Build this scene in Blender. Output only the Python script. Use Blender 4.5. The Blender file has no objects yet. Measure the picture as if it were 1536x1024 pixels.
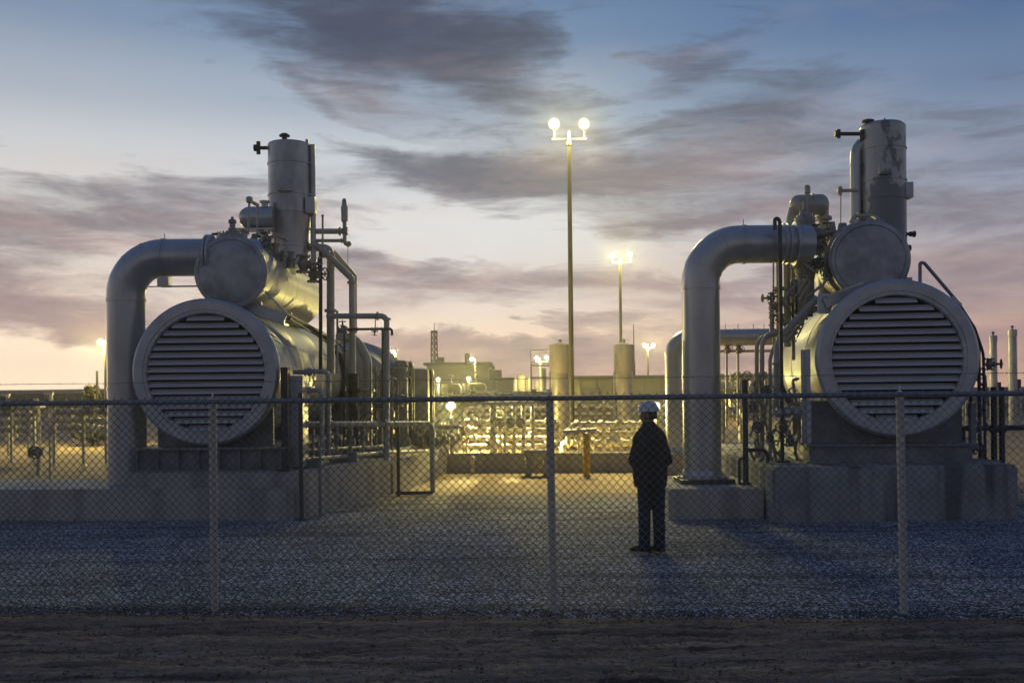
import bpy, bmesh, math, random
import numpy as np
from mathutils import Vector, Matrix, noise

random.seed(7)
SC = bpy.context.scene
COL = SC.collection
F, CX, HY, CH, ROLL = 1493.0, 768.0, 590.0, 1.93, 0.0105
ZUP = Vector((0, 0, 1))


def P(px, py, d):
    """point of the place seen at photo pixel (px, py), d metres in front of the camera"""
    dx, dy = px - CX, py - HY
    return Vector(((dx - dy * ROLL) / F * d, d, CH - (dy + dx * ROLL) / F * d))


def S(n, d):
    return n / F * d


# ------------------------------------------------------------------ mesh builder
class MB:
    def __init__(self):
        self.bm = bmesh.new()

    def _ring(self, c, u, v, r, seg, ph=0.0):
        return [self.bm.verts.new(c + u * (r * math.cos(2 * math.pi * k / seg + ph)) + v * (r * math.sin(2 * math.pi * k / seg + ph)))
                for k in range(seg)]

    def _skin(self, a, b):
        n = len(a)
        for k in range(n):
            self.bm.faces.new((a[k], a[(k + 1) % n], b[(k + 1) % n], b[k]))

    @staticmethod
    def frame(ax):
        ax = Vector(ax).normalized()
        ref = ZUP if abs(ax.z) < 0.9 else Vector((1, 0, 0))
        u = ref.cross(ax).normalized()
        v = ax.cross(u).normalized()
        return ax, u, v

    def lathe(self, prof, org, ax, seg=24, caps=True):
        """profile of (radius, height along axis)"""
        org = Vector(org)
        ax, u, v = self.frame(ax)
        rings = []
        for r, h in prof:
            rings.append(self._ring(org + ax * h, u, v, max(r, 1e-4), seg))
        for a, b in zip(rings, rings[1:]):
            self._skin(a, b)
        if caps:
            self.bm.faces.new(rings[0][::-1])
            self.bm.faces.new(rings[-1])
        return self

    def cyl(self, p0, p1, r0, r1=None, seg=16):
        p0, p1 = Vector(p0), Vector(p1)
        L = (p1 - p0).length
        if L < 1e-6:
            return self
        return self.lathe([(r0, 0), (r0 if r1 is None else r1, L)], p0, p1 - p0, seg)

    def sphere(self, c, r, seg=16, sz=1.0):
        n = max(5, seg // 2)
        prof = [(r * math.sin(math.pi * k / n), -r * sz * math.cos(math.pi * k / n)) for k in range(n + 1)]
        return self.lathe(prof, c, ZUP, seg)

    def dome(self, c, ax, r, h, seg=24, n=7):
        prof = [(r * math.cos(math.pi / 2 * k / n), h * math.sin(math.pi / 2 * k / n)) for k in range(n + 1)]
        return self.lathe(prof, c, ax, seg)

    def torus(self, c, ax, R, r, seg=24, ms=8):
        c = Vector(c)
        ax, u, v = self.frame(ax)
        rings = []
        for k in range(seg):
            a = 2 * math.pi * k / seg
            d = u * math.cos(a) + v * math.sin(a)
            rings.append(self._ring(c + d * R, d, ax, r, ms))
        for k in range(seg):
            self._skin(rings[k], rings[(k + 1) % seg])
        return self

    def tube(self, pts, r, bend=0.15, seg=12, bs=6, r1=None, caps=True):
        """round tube along a polyline whose corners are filleted"""
        pts = [Vector(p) for p in pts]
        path = [pts[0]]
        for i in range(1, len(pts) - 1):
            a, b, c = pts[i - 1], pts[i], pts[i + 1]
            d0, d1 = (b - a), (c - b)
            l0, l1 = d0.length, d1.length
            d0.normalize(); d1.normalize()
            ang = d0.angle(d1, 0.0)
            if ang < 0.02 or bend <= 0:
                path.append(b); continue
            t = min(bend * math.tan(ang / 2), 0.49 * l0, 0.49 * l1)
            R = t / math.tan(ang / 2)
            nrm = d0.cross(d1).normalized()
            side = nrm.cross(d0)
            cen = b - d0 * t + side * R
            n = max(2, int(bs * ang / (math.pi / 2)))
            for k in range(n + 1):
                th = ang * k / n
                path.append(cen + (-side * math.cos(th) + d0 * math.sin(th)) * R)
        path.append(pts[-1])
        cl = [path[0]]
        for q in path[1:]:
            if (q - cl[-1]).length > 1e-4:
                cl.append(q)
        path = cl
        tans = []
        for i in range(len(path)):
            a = path[max(i - 1, 0)]; b = path[min(i + 1, len(path) - 1)]
            tans.append((b - a).normalized())
        ax, u, v = self.frame(tans[0])
        rings = []
        for i, q in enumerate(path):
            if i:
                rot = tans[i - 1].rotation_difference(tans[i])
                u = rot @ u
            u = (u - tans[i] * u.dot(tans[i])).normalized()
            v = tans[i].cross(u)
            rr = r if r1 is None else r + (r1 - r) * i / (len(path) - 1)
            rings.append(self._ring(q, u, v, rr, seg))
        for a, b in zip(rings, rings[1:]):
            self._skin(a, b)
        if caps:
            self.bm.faces.new(rings[0][::-1]); self.bm.faces.new(rings[-1])
        return self

    def box(self, c, s, rz=0.0, bev=0.0, rot=None):
        c = Vector(c)
        M = rot if rot is not None else Matrix.Rotation(rz, 3, 'Z')
        vs = []
        for sx in (-1, 1):
            for sy in (-1, 1):
                for sz in (-1, 1):
                    vs.append(self.bm.verts.new(c + M @ Vector((sx * s[0] / 2, sy * s[1] / 2, sz * s[2] / 2))))
        fs = []
        for f in ((0, 1, 3, 2), (4, 6, 7, 5), (0, 4, 5, 1), (2, 3, 7, 6), (0, 2, 6, 4), (1, 5, 7, 3)):
            fs.append(self.bm.faces.new([vs[k] for k in f]))
        if bev > 0:
            es = {e for f in fs for e in f.edges}
            bmesh.ops.bevel(self.bm, geom=list(es), offset=bev, segments=2, affect='EDGES', profile=0.6)
        return self

    def bar(self, p0, p1, w, h):
        """rectangular bar between two points, h across the vertical"""
        p0, p1 = Vector(p0), Vector(p1)
        ax, u, v = self.frame(p1 - p0)
        R = Matrix((u, ax, v)).transposed()
        return self.box((p0 + p1) / 2, (w, (p1 - p0).length, h), rot=R)

    def prism(self, poly, z0, z1, bev=0.0):
        a = [self.bm.verts.new((x, y, z0)) for x, y in poly]
        b = [self.bm.verts.new((x, y, z1)) for x, y in poly]
        fs = [self.bm.faces.new(a[::-1]), self.bm.faces.new(b)]
        n = len(a)
        for k in range(n):
            fs.append(self.bm.faces.new((a[k], a[(k + 1) % n], b[(k + 1) % n], b[k])))
        if bev > 0:
            es = {e for f in fs for e in f.edges}
            bmesh.ops.bevel(self.bm, geom=list(es), offset=bev, segments=2, affect='EDGES')
        return self

    def flange(self, c, ax, r, t, bolts=0):
        ax = Vector(ax).normalized()
        self.lathe([(r * .96, -t / 2), (r, -t / 2 + t * .15), (r, t / 2 - t * .15), (r * .96, t / 2)], c, ax, 20)
        if bolts:
            a, u, v = self.frame(ax)
            for k in range(bolts):
                th = 2 * math.pi * k / bolts
                q = Vector(c) + (u * math.cos(th) + v * math.sin(th)) * r * .84
                self.cyl(q - a * t * 1.0, q + a * t * 1.0, r * .07, seg=6)
        return self

    def wheel(self, c, ax, R, r=None):
        """valve handwheel"""
        r = r or R * .11
        self.torus(c, ax, R, r, 20, 6)
        a, u, v = self.frame(ax)
        for k in range(3):
            th = math.pi * k / 3
            d = (u * math.cos(th) + v * math.sin(th)) * R
            self.cyl(Vector(c) - d, Vector(c) + d, r * .7, seg=6)
        return self

    def build(self, name, mat, parent=None, smooth=True, ang=35):
        bmesh.ops.recalc_face_normals(self.bm, faces=self.bm.faces[:])
        if parent is not None:
            base = parent
            off = Vector((0, 0, 0))
            while base is not None:
                off += Vector(base.location); base = base.parent
            bmesh.ops.translate(self.bm, verts=self.bm.verts[:], vec=-off)
        me = bpy.data.meshes.new(name)
        self.bm.to_mesh(me); self.bm.free()
        if smooth:
            me.polygons.foreach_set('use_smooth', [True] * len(me.polygons))
            me.set_sharp_from_angle(angle=math.radians(ang))
        me.materials.append(mat)
        o = bpy.data.objects.new(name, me)
        COL.objects.link(o)
        if parent is not None:
            o.parent = parent
        return o


def thing(name, label, cat, loc, group=None):
    o = bpy.data.objects.new(name, None)
    COL.objects.link(o)
    o.location = loc
    o.empty_display_size = .2
    o['label'] = label; o['category'] = cat
    if group:
        o['group'] = group
    return o


def tag(o, label, cat, group=None):
    o['label'] = label; o['category'] = cat
    if group:
        o['group'] = group
    return o


def kind(o, k, label=None, cat=None):
    o['kind'] = k
    if label:
        o['label'] = label; o['category'] = cat
    return o


def copy_tree(o, loc, parent=None):
    c = o.copy(); COL.objects.link(c)
    c.parent = parent
    if loc is not None:
        c.location = loc
    for ch in list(o.children):
        copy_tree(ch, None, c)
    return c


# ------------------------------------------------------------------ materials
def mat(name, col, col2=None, rough=.5, metal=0.0, scale=3.0, detail=6, streak=None, bump=0.0, bscale=60.0,
        rvar=.12, contrast=(.35, .65), coords='Object', spec=.5):
    m = bpy.data.materials.new(name); m.use_nodes = True
    nt = m.node_tree; N, L = nt.nodes, nt.links
    b = N['Principled BSDF']
    tc = N.new('ShaderNodeTexCoord'); mp = N.new('ShaderNodeMapping')
    L.new(tc.outputs[coords], mp.inputs[0])
    if streak:
        mp.inputs['Scale'].default_value = streak
    nz = N.new('ShaderNodeTexNoise'); nz.inputs['Scale'].default_value = scale
    nz.inputs['Detail'].default_value = detail; nz.inputs['Roughness'].default_value = .65
    L.new(mp.outputs[0], nz.inputs['Vector'])
    rp = N.new('ShaderNodeValToRGB')
    rp.color_ramp.elements[0].position, rp.color_ramp.elements[1].position = contrast
    rp.color_ramp.elements[0].color = (*col, 1)
    rp.color_ramp.elements[1].color = (*(col2 or col), 1)
    L.new(nz.outputs['Fac'], rp.inputs[0]); L.new(rp.outputs[0], b.inputs['Base Color'])
    b.inputs['Metallic'].default_value = metal
    b.inputs['Specular IOR Level'].default_value = spec
    mr = N.new('ShaderNodeMapRange')
    mr.inputs[3].default_value = max(0.02, rough - rvar); mr.inputs[4].default_value = min(1, rough + rvar)
    n2 = N.new('ShaderNodeTexNoise'); n2.inputs['Scale'].default_value = scale * 2.7; n2.inputs['Detail'].default_value = 4
    L.new(mp.outputs[0], n2.inputs['Vector'])
    L.new(n2.outputs['Fac'], mr.inputs[0]); L.new(mr.outputs[0], b.inputs['Roughness'])
    if bump > 0:
        n3 = N.new('ShaderNodeTexNoise'); n3.inputs['Scale'].default_value = bscale; n3.inputs['Detail'].default_value = 5
        L.new(tc.outputs[coords], n3.inputs['Vector'])
        bp = N.new('ShaderNodeBump'); bp.inputs['Strength'].default_value = bump; bp.inputs['Distance'].default_value = .02
        L.new(n3.outputs['Fac'], bp.inputs['Height']); L.new(bp.outputs[0], b.inputs['Normal'])
    return m


def emit(name, col, st):
    m = bpy.data.materials.new(name); m.use_nodes = True
    nt = m.node_tree; nt.nodes.clear()
    e = nt.nodes.new('ShaderNodeEmission'); o = nt.nodes.new('ShaderNodeOutputMaterial')
    e.inputs[0].default_value = (*col, 1); e.inputs[1].default_value = st
    nt.links.new(e.outputs[0], o.inputs[0])
    return m


M = {}
M['ring'] = mat('ring_paint', (.44, .45, .465), (.58, .585, .595), .36, .40, 2.2, bump=.05, bscale=9)
M['drum'] = mat('drum_paint', (.37, .375, .385), (.46, .465, .475), .42, .35, 1.6, streak=(1, .4, 1), bump=.02, bscale=2)
M['clad'] = mat('aluminium_cladding', (.36, .36, .35), (.45, .45, .44), .44, .25, 2.5, streak=(1, .35, 1), rvar=.05)
M['cap'] = mat('weathered_end_plate', (.28, .29, .31), (.48, .485, .50), .42, .35, 2.6, detail=8, contrast=(.4, .62), bump=.04, bscale=8)
M['duct'] = mat('duct_sheet', (.42, .425, .435), (.56, .56, .565), .33, .60, 2.0, streak=(1, 1, .3), bump=.04, bscale=4)
M['stack'] = mat('stack_sheet', (.36, .365, .38), (.54, .54, .545), .34, .55, 2.0, streak=(1, 1, .5), contrast=(.42, .58), bump=.05, bscale=5)
M['stack_patchy'] = mat('stack_peeling_paint', (.19, .20, .225), (.46, .455, .45), .36, .45, 1.15, detail=7, streak=(1, 1, .6),
                        contrast=(.49, .515), bump=.05, bscale=5)
M['slat'] = mat('louvre_blade', (.56, .565, .575), (.68, .68, .69), .5, .05, 3, streak=(.3, 1, 3))
M['dark'] = mat('interior_shade_disc', (.03, .031, .034), (.045, .046, .05), .9)  # near-black paint for the shade inside the drums
M['steel_dark'] = mat('dark_painted_steel', (.045, .05, .06), (.09, .095, .105), .5, .3, 6)
M['skid'] = mat('skid_steel', (.20, .20, .205), (.33, .325, .32), .6, .3, 4, detail=8)
M['pipe'] = mat('grey_pipe', (.34, .34, .34), (.50, .495, .48), .42, .3, 5)
M['pipe_tan'] = mat('tan_pipe', (.42, .40, .34), (.54, .51, .43), .4, .35, 5)
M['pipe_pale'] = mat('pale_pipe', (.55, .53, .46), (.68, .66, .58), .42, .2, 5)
M['valve'] = mat('valve_iron', (.22, .22, .21), (.40, .39, .36), .5, .45, 12, detail=8)
M['wheel'] = mat('handwheel_iron', (.05, .055, .06), (.10, .10, .10), .55, .3, 9)
M['galv'] = mat('galvanised_steel', (.58, .55, .50), (.80, .77, .72), .5, .1, 22, detail=8, contrast=(.3, .7))
M['rail'] = mat('galvanised_rail', (.20, .215, .24), (.32, .335, .36), .42, .6, 18)
M['wire'] = mat('fence_wire', (.10, .106, .116), (.20, .206, .216), .5, .5, 25)
M['yellow'] = mat('yellow_paint', (.55, .36, .03), (.66, .45, .05), .5, 0, 9, detail=8)
M['wall_tan'] = mat('tan_siding', (.42, .40, .31), (.48, .46, .36), .7, 0, .8, coords='Object')
M['wall_green'] = mat('olive_siding', (.30, .31, .22), (.36, .37, .27), .6, 0, .6)
M['roof'] = mat('roof_sheet', (.22, .22, .21), (.30, .30, .28), .6, .2, 1)
M['tank_dark'] = mat('dark_tank', (.07, .075, .06), (.13, .13, .10), .6, .2, 2)
M['soil_dark'] = mat('hill_scrub', (.030, .027, .026), (.055, .048, .042), 1, 0, .05)
M['lampcase'] = mat('lamp_housing', (.30, .30, .28), (.40, .40, .37), .5, .4, 8)
M['pole'] = mat('pole_steel', (.075, .072, .06), (.11, .105, .085), .5, .4, 5, streak=(1, 1, .2))


def lens_mat(name, st):
    """lit lamp lens: emission dimmed towards its rim to imitate soft glare"""
    m = emit(name, (1, .9, .55), st); nt = m.node_tree; N, L = nt.nodes, nt.links
    e = [n for n in N if n.type == 'EMISSION'][0]
    lw = N.new('ShaderNodeLayerWeight'); lw.inputs[0].default_value = .5
    rp = N.new('ShaderNodeValToRGB'); L.new(lw.outputs['Facing'], rp.inputs[0])  # glow falloff put into the emission colour, for a soft glare
    rp.color_ramp.elements[0].position = .02; rp.color_ramp.elements[1].position = .85
    rp.color_ramp.elements[0].color = (1, .95, .75, 1); rp.color_ramp.elements[1].color = (.0155, .0148, .0125, 1)
    for p_, c_ in ((.10, (.22, .21, .16)), (.24, (.045, .043, .034)), (.45, (.022, .021, .017))):
        q_ = rp.color_ramp.elements.new(p_); q_.color = (*c_, 1)
    L.new(rp.outputs[0], e.inputs[0])
    return m


M['lens'] = lens_mat('lit_lens', 40)
M['lens_small'] = lens_mat('lit_lens_small', 46)
M['jacket'] = mat('navy_jacket', (.010, .013, .024), (.020, .025, .042), .85, 0, 14, bump=.25, bscale=16)
M['jeans'] = mat('dark_denim', (.012, .022, .055), (.022, .036, .082), .9, 0, 20, bump=.2, bscale=20)
M['skin'] = mat('skin', (.30, .18, .12), (.38, .23, .16), .55, 0, 10)
M['hair'] = mat('hair', (.01, .008, .007), (.02, .016, .013), .7)
M['shoe'] = mat('dark_leather', (.012, .010, .009), (.03, .026, .022), .55, 0, 20)
M['hat'] = mat('white_hat_shell', (.62, .64, .68), (.70, .71, .74), .35, 0, 8)
M['eye'] = mat('eye_white', (.6, .58, .55), None, .3)


def concrete(name, c1, c2, stain):
    m = mat(name, c1, c2, .85, 0, 1.6, detail=9, bump=.35, bscale=18, contrast=(.3, .7))
    nt = m.node_tree; N, L = nt.nodes, nt.links
    b = N['Principled BSDF']
    src = b.inputs['Base Color'].links[0].from_socket
    tc = [n for n in N if n.type == 'TEX_COORD'][0]
    mp = N.new('ShaderNodeMapping'); mp.inputs['Scale'].default_value = (1.9, 1.9, .22)
    L.new(tc.outputs['Object'], mp.inputs[0])
    nz = N.new('ShaderNodeTexNoise'); nz.inputs['Scale'].default_value = 1.5; nz.inputs['Detail'].default_value = 5
    L.new(mp.outputs[0], nz.inputs['Vector'])
    rp = N.new('ShaderNodeValToRGB')
    rp.color_ramp.elements[0].position = .47; rp.color_ramp.elements[1].position = .60
    rp.color_ramp.elements[0].color = (1, 1, 1, 1); rp.color_ramp.elements[1].color = (stain, stain, stain * 1.03, 1)
    L.new(nz.outputs['Fac'], rp.inputs[0])
    mx = N.new('ShaderNodeMix'); mx.data_type = 'RGBA'; mx.blend_type = 'MULTIPLY'; mx.inputs[0].default_value = 1
    L.new(src, mx.inputs[6]); L.new(rp.outputs[0], mx.inputs[7])
    # form joints cast every couple of metres
    sx = N.new('ShaderNodeSeparateXYZ'); L.new(tc.outputs['Object'], sx.inputs[0])
    ad = N.new('ShaderNodeMath'); ad.operation = 'MULTIPLY_ADD'; ad.inputs[1].default_value = .55; ad.inputs[2].default_value = .37
    L.new(sx.outputs[0], ad.inputs[0])
    fr_ = N.new('ShaderNodeMath'); fr_.operation = 'FRACT'; L.new(ad.outputs[0], fr_.inputs[0])
    ls = N.new('ShaderNodeMath'); ls.operation = 'LESS_THAN'; ls.inputs[1].default_value = .009; L.new(fr_.outputs[0], ls.inputs[0])
    m3 = N.new('ShaderNodeMix'); m3.data_type = 'RGBA'; m3.blend_type = 'MULTIPLY'; L.new(ls.outputs[0], m3.inputs[0])
    L.new(mx.outputs[2], m3.inputs[6]); m3.inputs[7].default_value = (.82, .81, .80, 1)
    L.new(m3.outputs[2], b.inputs['Base Color'])
    return m


M['conc'] = concrete('cast_concrete', (.42, .39, .335), (.56, .525, .46), .72)
M['conc_stained'] = concrete('stained_concrete', (.27, .265, .26), (.42, .41, .395), .42)
M['conc_yard'] = concrete('yard_concrete', (.36, .34, .28), (.46, .44, .37), .85)


def gravel_mat():
    m = bpy.data.materials.new('crushed_gravel'); m.use_nodes = True
    nt = m.node_tree; N, L = nt.nodes, nt.links; b = N['Principled BSDF']
    tc = N.new('ShaderNodeTexCoord')
    v = N.new('ShaderNodeTexVoronoi'); v.inputs['Scale'].default_value = 50
    v2 = N.new('ShaderNodeTexVoronoi'); v2.inputs['Scale'].default_value = 13
    n = N.new('ShaderNodeTexNoise'); n.inputs['Scale'].default_value = .5; n.inputs['Detail'].default_value = 6
    for q in (v, v2, n):
        L.new(tc.outputs['Object'], q.inputs['Vector'])
    rp = N.new('ShaderNodeValToRGB')
    for p_, c_ in ((0, (.058, .067, .086)), (.5, (.069, .079, .100)), (1, (.083, .093, .114))):
        e = rp.color_ramp.elements.new(p_) if p_ == .5 else rp.color_ramp.elements[int(p_)]
        e.color = (*c_, 1)
    sep = N.new('ShaderNodeSeparateColor')
    L.new(v.outputs['Color'], sep.inputs[0]); L.new(sep.outputs[0], rp.inputs[0])
    r2 = N.new('ShaderNodeValToRGB'); r2.color_ramp.elements[0].position = .3; r2.color_ramp.elements[1].position = .72
    r2.color_ramp.elements[0].color = (.62, .60, .60, 1); r2.color_ramp.elements[1].color = (1.1, 1.1, 1.1, 1)
    L.new(n.outputs['Fac'], r2.inputs[0])
    mx = N.new('ShaderNodeMix'); mx.data_type = 'RGBA'; mx.blend_type = 'MULTIPLY'; mx.inputs[0].default_value = 1
    L.new(rp.outputs[0], mx.inputs[6]); L.new(r2.outputs[0], mx.inputs[7])
    # sandy dust over the gravel towards the back of the yard, and tyre lines across it
    sp = N.new('ShaderNodeSeparateXYZ'); L.new(tc.outputs['Object'], sp.inputs[0])
    n4 = N.new('ShaderNodeTexNoise'); n4.inputs['Scale'].default_value = .9; n4.inputs['Detail'].default_value = 7
    L.new(tc.outputs['Object'], n4.inputs['Vector'])
    a1 = N.new('ShaderNodeMath'); a1.operation = 'MULTIPLY_ADD'; a1.inputs[1].default_value = 5.0
    L.new(n4.outputs['Fac'], a1.inputs[0]); L.new(sp.outputs[1], a1.inputs[2])
    m1 = N.new('ShaderNodeMapRange'); m1.inputs[1].default_value = 19.6; m1.inputs[2].default_value = 22.4
    L.new(a1.outputs[0], m1.inputs[0])
    mx2 = N.new('ShaderNodeMix'); mx2.data_type = 'RGBA'; L.new(m1.outputs[0], mx2.inputs[0])
    L.new(mx.outputs[2], mx2.inputs[6]); mx2.inputs[7].default_value = (.36, .26, .15, 1)
    mpt = N.new('ShaderNodeMapping'); mpt.inputs['Scale'].default_value = (.16, 2.6, 1); L.new(tc.outputs['Object'], mpt.inputs[0])
    n5 = N.new('ShaderNodeTexNoise'); n5.inputs['Scale'].default_value = 1.0; n5.inputs['Detail'].default_value = 4; L.new(mpt.outputs[0], n5.inputs['Vector'])
    r5 = N.new('ShaderNodeValToRGB'); r5.color_ramp.elements[0].position = .36; r5.color_ramp.elements[1].position = .5
    r5.color_ramp.elements[0].color = (.52, .52, .54, 1); r5.color_ramp.elements[1].color = (1, 1, 1, 1); L.new(n5.outputs['Fac'], r5.inputs[0])
    mx3 = N.new('ShaderNodeMix'); mx3.data_type = 'RGBA'; mx3.blend_type = 'MULTIPLY'; mx3.inputs[0].default_value = 1
    L.new(mx2.outputs[2], mx3.inputs[6]); L.new(r5.outputs[0], mx3.inputs[7]); L.new(mx3.outputs[2], b.inputs['Base Color'])
    b.inputs['Roughness'].default_value = .85; b.inputs['Specular IOR Level'].default_value = .2
    ad = N.new('ShaderNodeMath'); ad.operation = 'MULTIPLY_ADD'; ad.inputs[1].default_value = 1.6
    L.new(v2.outputs['Distance'], ad.inputs[0]); L.new(v.outputs['Distance'], ad.inputs[2])
    bp = N.new('ShaderNodeBump'); bp.invert = True; bp.inputs['Strength'].default_value = .13; bp.inputs['Distance'].default_value = .010
    L.new(ad.outputs[0], bp.inputs['Height']); L.new(bp.outputs[0], b.inputs['Normal'])
    return m


M['gravel'] = gravel_mat()
M['dirt'] = mat('packed_soil', (.12, .082, .055), (.58, .42, .295), .95, 0, 2.4, detail=12, streak=(.22, 4.5, 1), bump=1.0, bscale=26, contrast=(.34, .66))
for n_ in M['dirt'].node_tree.nodes:
    if n_.type == 'BUMP':
        n_.inputs['Distance'].default_value = .06
        nt_ = M['dirt'].node_tree
        vo_ = nt_.nodes.new('ShaderNodeTexVoronoi'); vo_.inputs['Scale'].default_value = 38
        mp_ = nt_.nodes.new('ShaderNodeMapping'); mp_.inputs['Scale'].default_value = (.6, 1.3, 1)
        tc_ = [k for k in nt_.nodes if k.type == 'TEX_COORD'][0]
        nt_.links.new(tc_.outputs['Object'], mp_.inputs[0]); nt_.links.new(mp_.outputs[0], vo_.inputs['Vector'])
        ad_ = nt_.nodes.new('ShaderNodeMath'); ad_.operation = 'MULTIPLY_ADD'; ad_.inputs[1].default_value = -.45
        src_ = n_.inputs['Height'].links[0].from_socket
        nt_.links.new(vo_.outputs['Distance'], ad_.inputs[0]); nt_.links.new(src_, ad_.inputs[2]); nt_.links.new(ad_.outputs[0], n_.inputs['Height'])
M['sand'] = mat('sandy_yard', (.36, .25, .135), (.50, .365, .21), .95, 0, .5, detail=8, bump=.5, bscale=9)
M['silencer'] = mat('rusty_silencer', (.38, .355, .32), (.47, .46, .44), .55, .2, 3, detail=8, streak=(1.5, 1.5, .5), contrast=(.36, .52))
M['shed_blue'] = mat('blue_grey_siding', (.16, .20, .24), (.22, .26, .30), .6, 0, .5)
M['leaf'] = mat('dry_leaf', (.05, .055, .03), (.09, .09, .05), .8, 0, 3)

# sky settings
SKY_NISHITA = .004
SKY_STR = 1.0
SUN_E = .15
HAZE = .0011
SKY_BASE = [(0, (1.15, .80, .56)), (.10, (1.0, .74, .57)), (.22, (.76, .68, .64)), (.33, (.78, .77, .77)), (.45, (.56, .61, .68)), (.57, (.31, .40, .53)), (.70, (.165, .27, .44)), (.85, (.08, .165, .34)), (1, (.05, .115, .27))]
SKY_RIGHT = [(0, (.72, .62, .62)), (.2, (.62, .57, .62)), (.4, (.46, .53, .66)), (.65, (.50, .60, .74)), (1, (.56, .68, .84))]
SKY_GLOW = (1.5, 1.25, .90)
SKY_MID = (.68, .71, .74)
SKY_CLOUD = [(0, (.45, .29, .27)), (.13, (.37, .27, .29)), (.3, (.22, .185, .22)), (.45, (.14, .15, .19)), (.7, (.060, .072, .115)), (1, (.045, .058, .10))]
SKY_PINK = (.95, .56, .40)
SKY_EAST = [(0, (.172, .165, .185)), (.16, (.135, .145, .185)), (.45, (.056, .085, .165)), (1, (.034, .066, .155))]
PINK = 1.0
WISP, WISP2 = .65, .95
CLOUDS = [(30, 545, 190, 32, -4, -2.2), (720, 486, 190, 9, 0, -.9), (700, 352, 120, 34, 0, -.9), (200, 160, 230, 70, 0, -1.0), (60, 60, 140, 70, 0, -.9), (1500, 40, 170, 60, 0, -.9), (1130, 398, 150, 18, 0, -.5),
          (640, 50, 220, 56, -14, 2.6), (440, 40, 110, 22, -12, .5), (700, 115, 80, 24, -30, .8), (560, 85, 130, 26, -16, .6), (950, 195, 40, 36, 0, -.7), (520, 200, 90, 30, 0, -.7), (520, 150, 120, 16, -24, .5),
          (800, 262, 150, 28, -2, 5.0), (580, 248, 130, 18, -20, 1.1), (690, 230, 80, 14, 0, .7), (250, 288, 210, 28, -4, 1.3), (80, 335, 170, 28, 4, 1.4), (330, 340, 150, 22, -6, 1.0), (120, 370, 160, 16, 0, .8),
          (50, 450, 200, 36, -12, 2.8), (170, 492, 70, 14, -12, 1.4), (640, 415, 240, 26, 0, 1.1), (720, 520, 260, 20, 0, 2.0), (600, 545, 160, 24, 0, 1.1), (560, 390, 140, 16, -6, 1.0), (800, 560, 200, 20, 0, .8),
          (1090, 182, 160, 22, 6, 1.0), (1200, 130, 170, 34, 10, .6), (1010, 110, 140, 24, 16, .8), (1040, 326, 150, 20, -2, 1.5), (990, 250, 150, 22, 0, .9), (1130, 235, 150, 34, 5, 1.0), (1200, 300, 150, 26, 0, .8),
          (1000, 432, 200, 15, 0, 1.1), (1130, 470, 140, 14, 0, .9), (1450, 420, 150, 22, 0, .9), (1470, 503, 150, 18, 0, 1.2), (1420, 330, 150, 28, 0, .7), (1400, 200, 160, 26, 4, .4), (900, 100, 110, 60, -10, -1.0), (1350, 60, 200, 60, 0, -.5), (1050, 540, 200, 14, 0, .6)]
# ================================================================== the setting
def fence_y(x):
    return 8.77 - (x - .332) * .0698


def grid_mesh(name, xs, ys, zf, m):
    """sheet over the grid xs x ys; ys may be a function of x"""
    nx, ny = len(xs), len(ys)
    co = np.zeros((nx * ny, 3), dtype=np.float32)
    i = 0
    for x in xs:
        for t in ys:
            co[i] = zf(x, t); i += 1
    a = np.arange((nx - 1) * ny).reshape(nx - 1, ny)[:, :-1].ravel()
    q = np.stack([a, a + ny, a + ny + 1, a + 1], 1).astype(np.int32)
    me = bpy.data.meshes.new(name)
    me.vertices.add(nx * ny); me.vertices.foreach_set('co', co.ravel())
    me.loops.add(q.size); me.loops.foreach_set('vertex_index', q.ravel())
    me.polygons.add(len(q)); me.polygons.foreach_set('loop_start', np.arange(0, q.size, 4, dtype=np.int32))
    me.polygons.foreach_set('loop_total', np.full(len(q), 4, dtype=np.int32))
    me.update(); me.validate()
    me.polygons.foreach_set('use_smooth', [True] * len(me.polygons))
    me.materials.append(m)
    o = bpy.data.objects.new(name, me); COL.objects.link(o)
    return o


g = MB(); g.box((0, 145, -.55), (900, 390, 1)); kind(g.build('ground', M['sand'], smooth=False), 'structure')

# gravel yard, from the fence back to between the plinths
gx = np.concatenate([np.linspace(-60, -9, 18), np.linspace(-8.5, 8.5, 120), np.linspace(9, 60, 18)])
gt = np.concatenate([np.linspace(0, .06, 14)[:-1], np.linspace(.06, 1, 56)])


def gz(x, t):
    y0 = fence_y(x) - .24
    far = 19.6 + .5 * noise.noise((x * .5, 3.1, 0)) if x > -3.4 else 19.0
    if x > 9:
        far = 22
    y = y0 + (far - y0) * t
    z = .012 * noise.noise((x * .9, y * .9, 1.7)) + .008 * noise.noise((x * 2.8, y * 2.8, 5))
    z -= .055 * max(0, 1 - (y - y0) / .42) ** 1.5
    if t > .97:
        z = -.06
    return (x, y, z)


kind(grid_mesh('gravel_yard', gx, gt, gz, M['gravel']), 'structure')

dx_ = np.concatenate([np.linspace(-60, -8.5, 26), np.linspace(-8.3, 8.3, 560), np.linspace(8.5, 60, 26)])
dt = np.concatenate([np.linspace(0, .9, 14)[:-1], np.linspace(.9, 1, 150)])


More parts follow.
